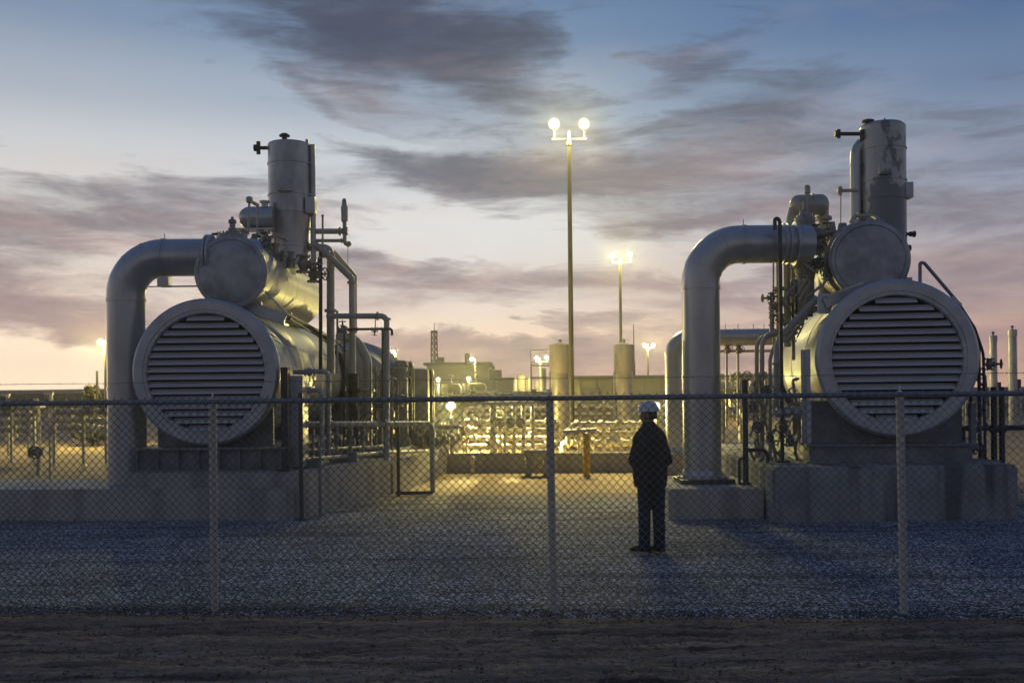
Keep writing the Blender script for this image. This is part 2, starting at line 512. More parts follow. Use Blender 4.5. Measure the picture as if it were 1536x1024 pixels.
def dz(x, t):
    y1 = fence_y(x) + .05 + .11 * noise.noise((x * .9, 0, 9)) + .09 * noise.noise((x * 3.7, 4, 9)) + .03 * noise.noise((x * 11, 4, 9))
    y = -30 + (y1 + 30) * t
    r = y - fence_y(x)
    z = .030 * noise.fractal((x * .45, r * 3.1, 2.0), .9, 2.1, 4)
    z += .020 * noise.fractal((x * 3.2, r * 9.0, 6.0), .7, 2.1, 5)
    z += .020 * abs(noise.noise((x * 7.0, r * 16.0, 8.0))) + .012 * noise.noise((x * 17.0, r * 30.0, 3.0))
    z += .012 * math.sin(r * 9.5 + .9 * noise.noise((x * .3, r, 3))) - .055 * max(0, 1 - abs(noise.noise((x * .16, r * 3.4, 12))) / .10) * (.4 + noise.noise((x * 1.3, r * 2, 5)))
    e = max(0, 1 - abs(r + .12) / .25)
    z = max(z, -.03) * (1 - .6 * e) + .010 * e
    if t > .985:
        z *= max(0, (1 - t) / .015) ; z -= .03 * (t - .985) / .015
    return (x, y, z)


kind(grid_mesh('dirt_road', dx_, dt, dz, M['dirt']), 'structure')

# loose stones on the gravel and along the dirt edge: nobody could count them
def stones(name, n, area, smin, smax, m, seed):
    rng = np.random.default_rng(seed)
    ico = np.array([(0, 0, 1), (.89, 0, .45), (.28, .85, .45), (-.72, .53, .45), (-.72, -.53, .45), (.28, -.85, .45),
                    (.72, .53, -.45), (-.28, .85, -.45), (-.89, 0, -.45), (-.28, -.85, -.45), (.72, -.53, -.45), (0, 0, -1)])
    tri = np.array([(0, 1, 2), (0, 2, 3), (0, 3, 4), (0, 4, 5), (0, 5, 1), (1, 6, 2), (2, 7, 3), (3, 8, 4), (4, 9, 5), (5, 10, 1),
                    (6, 7, 2), (7, 8, 3), (8, 9, 4), (9, 10, 5), (10, 6, 1), (11, 7, 6), (11, 8, 7), (11, 9, 8), (11, 10, 9), (11, 6, 10)])
    co = np.zeros((n, 12, 3))
    for i in range(n):
        x, y, z = area(rng)
        s = smin + (smax - smin) * rng.random() ** 2.5
        sc = s * (0.7 + .6 * rng.random(3)) * np.array([1, 1, .7])
        p = ico * (0.75 + .5 * rng.random((12, 1))) * sc
        a = rng.random() * 6.28
        R = np.array([[math.cos(a), -math.sin(a), 0], [math.sin(a), math.cos(a), 0], [0, 0, 1]])
        co[i] = p @ R.T + (x, y, z + s * .15)
    f = (np.arange(n)[:, None, None] * 12 + tri[None]).reshape(-1, 3).astype(np.int32)
    me = bpy.data.meshes.new(name)
    me.vertices.add(n * 12); me.vertices.foreach_set('co', co.astype(np.float32).ravel())
    me.loops.add(f.size); me.loops.foreach_set('vertex_index', f.ravel())
    me.polygons.add(len(f)); me.polygons.foreach_set('loop_start', np.arange(0, f.size, 3, dtype=np.int32))
    me.polygons.foreach_set('loop_total', np.full(len(f), 3, dtype=np.int32))
    me.update()
    me.materials.append(m)
    o = bpy.data.objects.new(name, me); COL.objects.link(o)
    o['kind'] = 'stuff'
    return o


def stone_mat(name, lo, hi):
    m = bpy.data.materials.new(name); m.use_nodes = True
    nt = m.node_tree; N, L = nt.nodes, nt.links; b = N['Principled BSDF']
    ge = N.new('ShaderNodeNewGeometry'); rp = N.new('ShaderNodeValToRGB')
    rp.color_ramp.elements[0].color = (*lo, 1); rp.color_ramp.elements[1].color = (*hi, 1)
    L.new(ge.outputs['Random Per Island'], rp.inputs[0]); L.new(rp.outputs[0], b.inputs['Base Color'])
    b.inputs['Roughness'].default_value = .8
    return m


def area_gravel(rng):
    while True:
        y = 8.3 + 8.0 * rng.random() ** 1.5
        x = (rng.random() * 2 - 1) * (y * .56 + .8)
        if y > fence_y(x) - .05:
            return x, y, 0.0


def area_road(rng):
    x = (rng.random() * 2 - 1) * 6.5
    y = fence_y(x) - .02 - 2.9 * rng.random() ** 1.2
    return x, y, .004


def area_edge(rng):
    x = (rng.random() * 2 - 1) * 6.5
    y = fence_y(x) + .10 - abs(rng.normal()) * .22
    return x, y, .008


stones('gravel_stones', 5000, area_gravel, .004, .012, stone_mat('stone_grey', (.06, .069, .088), (.10, .11, .13)), 3)
stones('roadside_pebbles', 2600, area_edge, .004, .018, stone_mat('stone_mixed', (.08, .085, .10), (.20, .195, .19)), 4)
stones('soil_clods', 9000, area_road, .003, .015, stone_mat('clod_brown', (.11, .085, .068), (.20, .16, .13)), 5)

# dark hills on the horizon behind the left of the yard
h = MB()
n_ = 60
lo, hi_ = [], []
for k in range(n_ + 1):
    x = -420 + 900 * k / n_
    z = 4.3 + .3 * noise.noise((x * .02, 0, 0)) + .15 * noise.noise((x * .09, 2, 0))
    if x > -40:
        z = max(2.3, z - (x + 40) * .03)
    lo.append((x, z))
vb = [[h.bm.verts.new((x, 240, -1)), h.bm.verts.new((x, 247, z * .85)), h.bm.verts.new((x, 256, z)), h.bm.verts.new((x, 320, -1))] for x, z in lo]
for a, b in zip(vb, vb[1:]):
    for k in range(3):
        h.bm.faces.new((a[k], b[k], b[k + 1], a[k + 1]))
kind(h.build('hills', M['soil_dark']), 'structure')

# ================================================================== chain link fence
fx = [-8.77, -5.75, -2.715, .332, 3.352, 6.38, 9.4]
fr = thing('chain_link_fence', 'galvanised chain link fence across the whole view in front of the gravel yard', 'fence', (fx[3], fence_y(fx[3]), 0))
RT = 1.885
pm = []
for i, x in enumerate(fx):
    b_ = MB()
    y = fence_y(x) + .045
    tl_ = Vector((random.uniform(-.010, .010), random.uniform(-.008, .008), 1))
    b_.lathe([(.034, -.3), (.034, RT - .035), (.036, RT - .03), (.036, RT - .005), (.022, RT + .028), (.008, RT + .036), (.008, RT + .075), (.003, RT + .08)], (x - tl_.x * RT, y, 0), tl_, 16)
    for z in (.28, .68, 1.08, 1.48):
        b_.torus((x, y - .004, z), ZUP, .036, .0035, 14, 5)
    if i in (0, 6):
        b_.cyl((x, y, RT), (x, y, RT + .22), .01)
    p_ = b_.build('post', M['galv'], fr)
b_ = MB()
xa, xb = fx[0] - .05, fx[-1] + .05
b_.tube([(xa, fence_y(xa) + .02, RT), (xb, fence_y(xb) + .02, RT)], .0225, seg=12)
for k in range(4):
    x = fx[k + 1] + 1.1
    b_.cyl((x - .09, fence_y(x - .09) + .02, RT), (x + .09, fence_y(x + .09) + .02, RT), .0252, seg=12)
b_.build('top_rail', M['rail'], fr)

pit = .0705
nw = int((xb - xa) / (pit / 2))
wz0, wz1 = .02, RT + .066
nseg = int((wz1 - wz0) / (pit / 2))
vv, ff = [], []
rad = .0031
rng = random.Random(5)
for i in range(nw):
    x0 = xa + i * pit / 2
    prev = None
    pts = []
    for k in range(nseg + 1):
        xx = x0 + (pit * .515 if (k + i) % 2 else -pit * .015)
        sag = .016 * noise.noise((xx * 1.1, k * .12, 2.2))
        bow = .018 * noise.noise((xx * .7, k * .07, 7.7)) - .012
        pts.append(Vector((xx, fence_y(xx) + bow + (.003 if (k + i) % 2 else -.003) - .012, wz0 + k * pit / 2 + sag + (.014 * noise.noise((x0 * 2.3, 0, 1)) if k == 0 else 0))))
    if (k + i) % 2:
        e_ = pts[-1]
        pts.append(e_ + Vector((rng.uniform(-.012, .012), rng.uniform(-.006, .006), rng.uniform(.006, .016))))
    base = len(vv)
    for k, q in enumerate(pts):
        for a in (90, 210, 330):
            vv.append((q.x, q.y + rad * math.cos(math.radians(a)) * 1.2, q.z + rad * math.sin(math.radians(a)) * 1.5)
                      if False else (q.x + rad * 1.25 * math.cos(math.radians(a)) * .72, q.y + rad * math.sin(math.radians(a + 90)), q.z + rad * 1.3 * math.sin(math.radians(a)) * .8))
    for k in range(len(pts) - 1):
        for j in range(3):
            ff.append((base + k * 3 + j, base + k * 3 + (j + 1) % 3, base + k * 3 + 3 + (j + 1) % 3, base + k * 3 + 3 + j))
me = bpy.data.meshes.new('wire_mesh')
me.from_pydata([(a - fx[3], b - fence_y(fx[3]), c) for a, b, c in vv], [], ff)
me.materials.append(M['wire'])
o = bpy.data.objects.new('wire_mesh', me); COL.objects.link(o); o.parent = fr
b_ = MB()
ln = [Vector((x, fence_y(x) + .045, RT + .185 - .012 * math.sin(math.pi * (x - xa) / (xb - xa)) + .004 * noise.noise((x * 2, 0, 0)))) for x in np.linspace(fx[0], fx[-1], 60)]
b_.tube(ln, .0024, bend=0, seg=5)
for k in range(130):
    x = fx[0] + .14 * k
    z = RT + .185 - .012 * math.sin(math.pi * (x - xa) / (xb - xa))
    b_.cyl((x - .004, fence_y(x) + .045, z - .011), (x + .004, fence_y(x) + .045, z + .011), .0016, seg=4)
b_.build('wire_strand', M['wire'], fr)

# ================================================================== person
def loft(mb, secs, seg=24, cap=True):
    """secs: (centre, rx, ry, tilt-frame z axis) closed ellipse loft"""
    rings = []
    for c, rx, ry, u, v in secs:
        rings.append([mb.bm.verts.new(Vector(c) + u * rx * math.cos(2 * math.pi * k / seg) + v * ry * math.sin(2 * math.pi * k / seg)) for k in range(seg)])
    for a, b in zip(rings, rings[1:]):
        mb._skin(a, b)
    if cap:
        mb.bm.faces.new(rings[0][::-1]); mb.bm.faces.new(rings[-1])


def remeshed(mb, name, mat_, parent, vox, smooth=2, disp=0.0):
    bmesh.ops.recalc_face_normals(mb.bm, faces=mb.bm.faces[:])
    me = bpy.data.meshes.new(name); mb.bm.to_mesh(me); mb.bm.free()
    o = bpy.data.objects.new(name, me); COL.objects.link(o)
    r = o.modifiers.new('r', 'REMESH'); r.mode = 'VOXEL'; r.voxel_size = vox
    s = o.modifiers.new('s', 'SMOOTH'); s.iterations = smooth; s.factor = .5
    dg = bpy.context.evaluated_depsgraph_get()
    m2 = bpy.data.meshes.new_from_object(o.evaluated_get(dg))
    m2.name = name
    o.modifiers.clear(); o.data = m2; bpy.data.meshes.remove(me)
    o.name = name
    if disp:
        for v in m2.vertices:
            p = v.co
            k = noise.noise((p.x * 9, p.y * 9, p.z * 16)) * .6 + noise.noise((p.x * 22, p.y * 22, p.z * 34)) * .4
            v.co = p + v.normal * k * disp
    m2.polygons.foreach_set('use_smooth', [True] * len(m2.polygons))
    m2.materials.clear(); m2.materials.append(mat_)
    if parent is not None:
        o.parent = parent
    return o


X, Y, Z = Vector((1, 0, 0)), Vector((0, 1, 0)), Vector((0, 0, 1))
# body, in its own frame: +Y is away from the camera, feet at z=0
man = MB()
T = [(0, .0, .90, .155, .110), (0, .0, .98, .165, .115), (0, 0, 1.1, .150, .105), (0, .0, 1.22, .165, .115), (0, .0, 1.34, .165, .110),
     (0, .0, 1.41, .13, .09), (0, .0, 1.47, .11, .08), (-.003, .01, 1.51, .062, .062), (-.006, .018, 1.57, .060, .062)]
loft(man, [(Vector((x, y, z)), rx, ry, X, Y) for x, y, z, rx, ry in T])
# head, turned to the left and away: face direction
fd = Vector((-.93, .37, 0)).normalized(); sd = Vector((fd.y, -fd.x, 0))
hc = Vector((-.010, .025, 1.655))
prof = [(-.105, .040, .045, .030), (-.095, .056, .058, .022), (-.06, .068, .078, .010), (-.02, .073, .090, .004), (.03, .076, .097, 0), (.075, .070, .088, -.004), (.105, .048, .060, -.006), (.12, .018, .022, -.006)]
loft(man, [(hc + Z * h_ + fd * o_, a_, b__, sd, fd) for h_, a_, b__, o_ in prof], 20)
man.sphere(hc + fd * .096 - Z * .022, .016, 8, 1.5)          # nose
man.sphere(hc + fd * .082 - Z * .062, .020, 8, .6)           # lips
for s in (-1, 1):
    man.sphere(hc + sd * s * .076 - Z * .012 - fd * .006, .020, 8, 1.6)   # ears
# legs and feet under the cloth
for s, fxo in ((-1, -.078), (1, .104)):
    loft(man, [(Vector((fxo * .85, 0, .93)), .085, .09, X, Y), (Vector((fxo * .95, 0, .5)), .058, .06, X, Y), (Vector((fxo, 0, .09)), .042, .045, X, Y), (Vector((fxo, 0, .03)), .04, .05, X, Y)], 14)
# arms under the sleeves: elbows out, hands at the front pockets
ARM = {}
for s in (-1, 1):
    sh, el, wr = Vector((s * .145, .0, 1.325)), Vector((s * .196, -.03, 1.11)), Vector((s * .135, .15, .985))
    ARM[s] = (sh, el, wr)
    for a, b, r0, r1 in ((sh, el, .05, .042), (el, wr, .042, .028)):
        ax = (b - a).normalized(); u = ax.cross(Y).normalized(); v = ax.cross(u)
        loft(man, [(a.lerp(b, t), r0 + (r1 - r0) * t, r0 + (r1 - r0) * t, u, v) for t in (0, .3, .7, 1)], 12)
    # hand, pushed down over the front of the thigh
    hd = Vector((-s * .28, .12, -.92)).normalized(); hs = Vector((-s, .35, .5)).normalized(); hs = (hs - hd * hs.dot(hd)).normalized(); hn = hd.cross(hs)
    loft(man, [(wr, .026, .020, hs, hn), (wr + hd * .04, .038, .017, hs, hn), (wr + hd * .085, .042, .015, hs, hn), (wr + hd * .098, .038, .012, hs, hn)], 12)
    for k, ln_ in enumerate((.068, .076, .071, .056)):
        b0 = wr + hd * .09 + hs * (.030 - .020 * k)
        k1 = b0 + hd * ln_ * .45 - Y * .004; k2 = k1 + (hd - Y * .28).normalized() * ln_ * .32; k3 = k2 + (hd - Y * .6).normalized() * ln_ * .25
        man.tube([b0 - hd * .02, k1, k2, k3], .0085, bend=.01, seg=8, r1=.0068)
    tb = wr + hd * .03 + hs * .034
    man.tube([tb - hs * .015, tb + hd * .025 + hs * .022, tb + hd * .055 + hs * .026], .010, bend=.01, seg=8, r1=.0075)
MANLOC = P(976.5, 829, 12.0)
person = remeshed(man, 'person', M['skin'], None, .007, 2)
person.location = (MANLOC.x, MANLOC.y, .005)
tag(person, 'person in a white hard hat and dark jacket seen from behind on the gravel', 'person')

jk = MB()
T = [(0, .0, .79, .186, .140), (0, .0, .85, .194, .150), (0, .0, .95, .198, .152), (0, 0, 1.1, .198, .150), (0, -.005, 1.24, .198, .150), (0, -.005, 1.33, .202, .142),
     (0, -.002, 1.395, .190, .128), (0, .004, 1.445, .160, .110), (-.003, .008, 1.487, .118, .098), (-.005, .012, 1.525, .086, .088), (-.006, .014, 1.555, .078, .084), (-.006, .016, 1.57, .072, .078)]
loft(jk, [(Vector((x, y, z)), rx * 1.06, ry * 1.06, X, Y) for x, y, z, rx, ry in T], 28)
for s in (-1, 1):
    sh, el, wr = ARM[s]
    sh2 = sh + Vector((-s * .02, 0, -.01))
    el2 = el + Vector((s * .0, -.005, .0)); wr2 = wr + Vector((0, .01, 0))
    loft(jk, [(sh2.lerp(el2, t), r, r * 1.05, X, Y) for t, r in ((0, .082), (.25, .086), (.6, .081), (1, .074))], 16)
    jk.sphere(sh2, .084, 14)
    jk.sphere(el2, .075, 14)
    ax = (wr2 - el2).normalized(); u = ax.cross(Z).normalized(); v = ax.cross(u)
    loft(jk, [(el2.lerp(wr2, t), r, r, u, v) for t, r in ((0, .068), (.4, .062), (.85, .052), (1, .050))], 16)
jacket = remeshed(jk, 'jacket', M['jacket'], person, .010, 3, .010)
tr = MB()
loft(tr, [(Vector((0, 0, .98)), .150, .115, X, Y), (Vector((0, 0, .90)), .165, .128, X, Y), (Vector((0, 0, .83)), .168, .13, X, Y), (Vector((0, 0, .79)), .15, .12, X, Y)], 24)
for s, fxo in ((-1, -.078), (1, .104)):
    loft(tr, [(Vector((fxo * .82, 0, .88)), .090, .118, X, Y), (Vector((fxo * .9, 0, .72)), .088, .108, X, Y), (Vector((fxo * .94, .012, .5)), .076, .088, X, Y),
              (Vector((fxo * .97, -.004, .32)), .074, .084, X, Y), (Vector((fxo, 0, .14)), .070, .080, X, Y), (Vector((fxo, .0, .055)), .074, .086, X, Y), (Vector((fxo, .0, .035)), .073, .085, X, Y)], 20)
remeshed(tr, 'trousers', M['jeans'], person, .009, 2, .010)
for s, fxo, dr in ((-1, -.078, Vector((-.86, .5, 0)).normalized()), (1, .104, Vector((-.55, .83, 0)).normalized())):
    sb = MB(); sd_ = Vector((dr.y, -dr.x, 0)); c0 = Vector((fxo, 0, 0)) - dr * .075
    loft(sb, [(c0 + dr * t + Z * (h_ / 2), w_, h_ / 2, sd_, Z) for t, w_, h_ in ((-.005, .022, .06), (.01, .036, .085), (.06, .042, .11), (.12, .043, .10), (.17, .046, .075), (.22, .044, .06), (.25, .032, .048), (.263, .014, .03))], 16)
    remeshed(sb, 'shoe', M['shoe'], person, .006, 2)
hb = MB()
ht = hc + Z * .045 - fd * .004
loft(hb, [(ht + Z * z_, .104 * k_, .124 * k_, sd, fd) for z_, k_ in ((-.01, 1.04), (.0, 1.04), (.004, 1.0), (.04, .97), (.07, .88), (.095, .70), (.110, .45), (.116, .15))], 28)
for s in (-.035, 0, .035):
    hb.tube([ht + sd * s + fd * .105 + Z * .045, ht + sd * s + fd * .06 + Z * .108, ht + sd * s - fd * .06 + Z * .108, ht + sd * s - fd * .105 + Z * .045], .007, bend=.05, seg=8)
# brim over the face
vs = []
for k in range(13):
    a = math.radians(-78 + 156 * k / 12)
    w = sd * math.sin(a); q = fd * math.cos(a)
    vs.append((ht + w * .103 + q * .120 + Z * .006, ht + w * .108 + q * (.128 + .045 * max(0, math.cos(a))) - Z * .010))
for dz0 in (0,):
    top = [[hb.bm.verts.new(a), hb.bm.verts.new(b)] for a, b in vs]
    bot = [[hb.bm.verts.new(a - Z * .006), hb.bm.verts.new(b - Z * .005)] for a, b in vs]
    for i in range(12):
        hb.bm.faces.new((top[i][0], top[i + 1][0], top[i + 1][1], top[i][1]))
        hb.bm.faces.new((bot[i][0], bot[i][1], bot[i + 1][1], bot[i + 1][0]))
        hb.bm.faces.new((top[i][1], top[i + 1][1], bot[i + 1][1], bot[i][1]))
hat = hb.build('hard_hat', M['hat'], None); hat.parent = person
hr = MB()
loft(hr, [(hc - fd * .014 + Z * z_, .079, .092, sd, fd) for z_ in (-.055, -.02, .02, .06)], 20)
hr_o = hr.build('hair', M['hair'], None); hr_o.parent = person
for s in (-1, 1):
    ey = MB()
    ey.sphere(hc + fd * .085 + sd * s * .030 + Z * .002, .010, 10)
    eo = ey.build('eye', M['eye'], None); eo.parent = person
# ================================================================== small makers
def PG(px, py, d, z):
    q = P(px, py, d); return Vector((q.x, q.y, z))


def pxtube(mb, pts, rp, d=None, bend=14, seg=12, fl=()):
    """tube through photo pixels (px, py[, depth]); rp and bend in pixels at the first depth"""
    q = [P(a[0], a[1], a[2] if len(a) > 2 else d) for a in pts]
    d0 = pts[0][2] if len(pts[0]) > 2 else d
    mb.tube(q, S(rp, d0), bend=S(bend, d0), seg=seg)
    for i, t in fl:
        a, b = q[i], q[i + 1]
        mb.flange(a.lerp(b, t), b - a, S(rp * 1.55, d0), S(rp * .7, d0))
    return q


def gate_valve(parent, c, ax, s, stem=ZUP, name='valve', m='valve'):
    """valve: body with two flanges, bonnet, stem; the handwheel is its sub-part"""
    c = Vector(c); ax = Vector(ax).normalized(); stem = Vector(stem)
    b = MB()
    b.lathe([(s * .45, -s * .8), (s * .45, -s * .45), (s * .62, -s * .2), (s * .62, s * .2), (s * .45, s * .45), (s * .45, s * .8)], c, ax, 16)
    for t in (-.85, .85):
        b.flange(c + ax * s * t, ax, s * .8, s * .18, 8)
    b.lathe([(s * .42, 0), (s * .36, s * .7), (s * .55, s * .72), (s * .55, s * .95), (s * .22, s * 1.0), (s * .18, s * 1.5), (s * .10, s * 1.55), (s * .08, s * 2.1)], c, stem, 14)
    v = b.build(name, M[m], parent)
    w = MB(); w.wheel(c + stem * s * 1.75, stem, s * .75)
    w.build('handwheel', M['wheel'], v)
    return v


def louvre_drum(root, C, ax, R, L, bolts=44):
    """round intake housing: shell, end ring, louvre blades, rear flange"""
    ax, u, v = MB.frame(ax)
    b = MB()
    b.lathe([(R * .93, .10), (R * .945, .14), (R * .945, L * .33), (R * .951, L * .333), (R * .951, L * .34), (R * .945, L * .343),
             (R * .945, L * .66), (R * .951, L * .663), (R * .951, L * .67), (R * .945, L * .673), (R * .945, L)], C, ax, 72, caps=False)
    b.build('drum_shell', M['drum'], root, ang=25)
    b = MB()
    ri = R * .795
    prof = [(ri, .12), (ri, .02), (ri + .012, .0), (ri + .062, .0), (ri + .066, -.016), (R * .96, -.018), (R * .99, .012), (R, .04), (R, .105), (R * .985, .125), (R * .94, .128), (ri, .128)]
    b.lathe(prof + [prof[0]], C, ax, 96, caps=False)
    for k in range(bolts):
        a = 2 * math.pi * k / bolts
        q = C + (u * math.cos(a) + v * math.sin(a)) * (ri + .032)
        b.cyl(q - ax * .022, q, .017, seg=6)
    b.build('end_ring', M['ring'], root, ang=28)
    b = MB()
    n = 16
    pit_ = 2 * ri / n
    hor = u if abs(u.z) < .5 else v
    hor = ax.cross(ZUP).normalized()
    for k in range(n):
        zc = -ri + pit_ * (k + .5)
        w = math.sqrt(max(0, ri * ri - (abs(zc) + .01) ** 2))
        if w < .12:
            continue
        wl = w + .0
        c = C + ZUP * zc + ax * .045
        # blade: an angled plate, its lower lip outermost
        lo = -ax * .034 - ZUP * pit_ * .42; up = ax * .066 + ZUP * pit_ * .25
        t = .006
        nrm = (up - lo).cross(hor).normalized() * t
        q = [c - hor * wl + lo, c + hor * wl + lo, c + hor * wl + up, c - hor * wl + up]
        va = [b.bm.verts.new(p - nrm) for p in q]; vb_ = [b.bm.verts.new(p + nrm) for p in q]
        b.bm.faces.new(va[::-1]); b.bm.faces.new(vb_); b._skin(va, vb_)
        # rolled lip
        b.cyl(c - hor * wl + lo, c + hor * wl + lo, .0085, seg=6)
    b.build('louvre', M['slat'], root, ang=30)
    b = MB(); b.lathe([(ri + .02, 0), (ri + .02, .01)], C + ax * .16, ax, 48)  # near-black disc standing in for shade behind the blades
    b.build('interior_shade_disc', M['dark'], root)
    return ax, hor


# ================================================================== left compressor
AX = Vector((0, 1, 0))
CL = P(308, 558, 16.15)
RL = 1.20
pl = MB(); pl.prism([(-6.16, 15.92), (-3.36, 15.71), (-2.37, 19.2), (-2.37, 26), (-6.16, 26)], -.2, .72, .03)
tag(pl.build('concrete_plinth', M['conc'], None, ang=50), 'long pale concrete plinth under the compressor on the left', 'plinth')
pl = MB(); pl.prism([(-15, 16.45), (-3.50, 15.46), (-3.44, 15.69), (-6.19, 15.895), (-6.19, 17.6), (-15, 18.0)], -.2, .49, .02)
tag(pl.build('concrete_ledge', M['conc'], None, ang=50), 'low concrete ledge running to the left edge in front of the left plinth', 'ledge')

LM = thing('gas_compressor', 'grey compressor with a round louvred intake facing us on the left plinth', 'compressor', (CL.x, 18.5, .72), 'compressors with round louvred intakes')
louvre_drum(LM, CL, AX, RL, 6.3)
b = MB(); b.lathe([(1.12, 0), (1.24, .0), (1.26, .03), (1.26, .13), (1.24, .16), (1.12, .16)], CL + AX * 6.3, AX, 64)
b.dome(CL + AX * 6.46, AX, 1.1, .5, 48)
b.build('rear_flange', M['steel_dark'], LM)
# skid
b = MB()
zs0, zs1 = .722, 1.11
x0, x1, y0, y1 = -6.14, -3.63, 15.97, 22.8
for zz in (zs0 + .015, zs1 - .015):
    b.box(((x0 + x1) / 2, (y0 + y1) / 2, zz), (x1 - x0, y1 - y0, .03))
b.box(((x0 + x1) / 2, (y0 + y1) / 2 + .04, (zs0 + zs1) / 2), (x1 - x0 - .12, y1 - y0 - .16, zs1 - zs0 - .06))
for k in range(8):
    b.box((x0 + .1 + (x1 - x0 - .2) * k / 7, y0 + .07, (zs0 + zs1) / 2), (.016, .10, zs1 - zs0 - .06))
for k in range(14):
    b.box((x1 - .03, y0 + .2 + (y1 - y0 - .4) * k / 13, (zs0 + zs1) / 2), (.06, .016, zs1 - zs0 - .06))
b.build('base_skid', M['skid'], LM, ang=20)
for yy in (16.62, 18.9, 21.6):
    b = MB()
    b.prism([(CL.x - .95, yy), (CL.x + .98, yy), (CL.x + .98, yy + .06), (CL.x - .95, yy + .06)], 1.112, 1.75)
    for s in (-.9, -.3, .3, .9):
        b.box((CL.x + s, yy + .2, 1.40), (.02, .34, .56))
    b.build('saddle', M['skid'], LM, ang=20)
b = MB()
b.box(P(427, 626, 16.05) + Vector((0, 0, .0)), (.095, .10, 1.62))
b.box(P(427, 626, 16.05) + Vector((.055, .045, 0)), (.02, .20, 1.62))
b.box(PG(427, 700, 16.05, .745), (.22, .24, .03))
b.build('support_post', M['steel_dark'], LM, ang=20)
b = MB(); q = P(444, 628, 16.3)
b.box((q.x - .02, 16.34, 1.51), (.21, .025, 1.50), bev=.006)
b.box((q.x + .095, 16.55, 1.51), (.02, .42, 1.50))
b.build('side_panel', M['drum'], LM, ang=20)
for a in ([(440, 558, 17.0), (493, 557, 17.0), (493, 682, 17.0)], [(440, 585, 16.8), (483, 585, 16.8), (483, 684, 16.8)]):
    b = MB(); q = pxtube(b, a, 3.6, bend=8, fl=((0, .35), (0, .62), (1, .12), (1, .9)))
    b.lathe([(S(6, 17), 0), (S(6.5, 17), .03), (S(5, 17), .09)], q[0].lerp(q[1], .40), q[1] - q[0], 14)
    b.build('side_nozzle', M['pipe'], LM)
# upper drum
CU = P(346, 408, 16.45); RU = .60
UD = MB()
prof = [(RU * .97, .05), (RU, .07)]
for k in range(1, 6):
    t = 4.7 * k / 6
    prof += [(RU, t), (RU + .002, t + .002), (RU + .002, t + .020), (RU, t + .022)]
prof += [(RU, 4.7), (RU * .97, 4.72)]
UD.lathe(prof, CU, AX, 64)
ud = UD.build('upper_drum', M['clad'], LM, ang=25)
b = MB(); b.lathe([(RU * .05, -.034), (RU * .5, -.030), (RU * .86, -.016), (RU * .88, -.008), (RU * .90, -.020), (RU * .95, -.020), (RU * 1.005, -.006), (RU * 1.012, .01), (RU * 1.012, .05), (RU * .98, .052)], CU, AX, 64)
b.build('end_plate', M['cap'], ud)
for yy in (16.9, 19.2):
    zt = CL.z + 1.13
    b = MB()
    b.box((CL.x + .24, yy, zt + .02), (1.0, .10, .22))
    b.box((CL.x - .02, yy, zt + .1), (.5, .3, .03))
    b.build('drum_saddle', M['ring'], LM, ang=20)
b = MB()
b.bar(P(370, 459, 16.7), P(428, 479, 16.7), .03, .20)
b.bar(P(384, 470, 16.75), P(430, 487, 16.75), .34, .03)
b.bar(P(398, 437, 16.6), P(433, 474, 16.6), .035, .035)
b.build('drum_bracket', M['ring'], LM, ang=20)
b = MB()
pxtube(b, [(430, 470, 16.8), (470, 492, 18.6), (505, 512, 20.6), (519, 525, 22.3)], 2.2, bend=3)
pxtube(b, [(434, 478, 16.85), (476, 503, 18.7), (516, 533, 22.0)], 1.6, bend=3)
b.build('conduit', M['steel_dark'], LM)
# fittings on top of the upper drum
b = MB()
q = P(349, 374, 17.1)
b.lathe([(.15, -.2), (.15, .08), (.25, .085), (.25, .16), (.245, .165), (.25, .17), (.25, .25), (.14, .26), (.11, .31)], q, ZUP, 20)
for k in range(12):
    a = math.pi * k / 6
    b.cyl(q + Vector((.21 * math.cos(a), .21 * math.sin(a), .05)), q + Vector((.21 * math.cos(a), .21 * math.sin(a), .29)), .014, seg=6)
b.lathe([(.075, .3), (.075, .36), (.05, .37), (.05, .44), (.07, .45), (.07, .50), (.03, .52), (.02, .56)], q, ZUP, 12)
b.build('top_nozzle', M['valve'], LM)
gate_valve(LM, P(327, 371, 17.2), (1, 0, 0), .13)
b = MB()
pxtube(b, [(372, 352, 17.4), (374, 303, 17.4), (374, 299, 17.4)], 1.8, bend=0)
pxtube(b, [(386, 356, 17.8), (386, 306, 17.8)], 1.8, bend=0)
pxtube(b, [(374, 301, 17.4), (387, 308, 17.8)], 2.6, bend=0)
b.lathe([(.045, -.05), (.06, -.03), (.06, .04), (.03, .06)], P(374, 300, 17.4), ZUP, 12)
b.build('vent_pipe', M['pipe'], LM)
b = MB()
q0, q1 = P(376, 327, 18.6), P(412, 327, 18.6)
r_ = S(17, 18.6)
b.lathe([(r_, 0), (r_, .45)], q0, q1 - q0, 24); b.dome(q0, q0 - q1, r_, r_ * 1.05, 24)
b.lathe([(r_ * .3, 0), (r_ * .3, r_ * 1.3), (r_ * .45, r_ * 1.32), (r_ * .45, r_ * 1.5)], P(397, 327, 18.6), ZUP, 12)
b.box(P(384, 345, 18.6), (.75, .34, .03))
for dx in (365, 392):
    b.cyl(P(dx, 343, 18.6), P(dx, 395, 18.6), .05, seg=10)
b.build('receiver_vessel', M['duct'], LM)
b = MB()
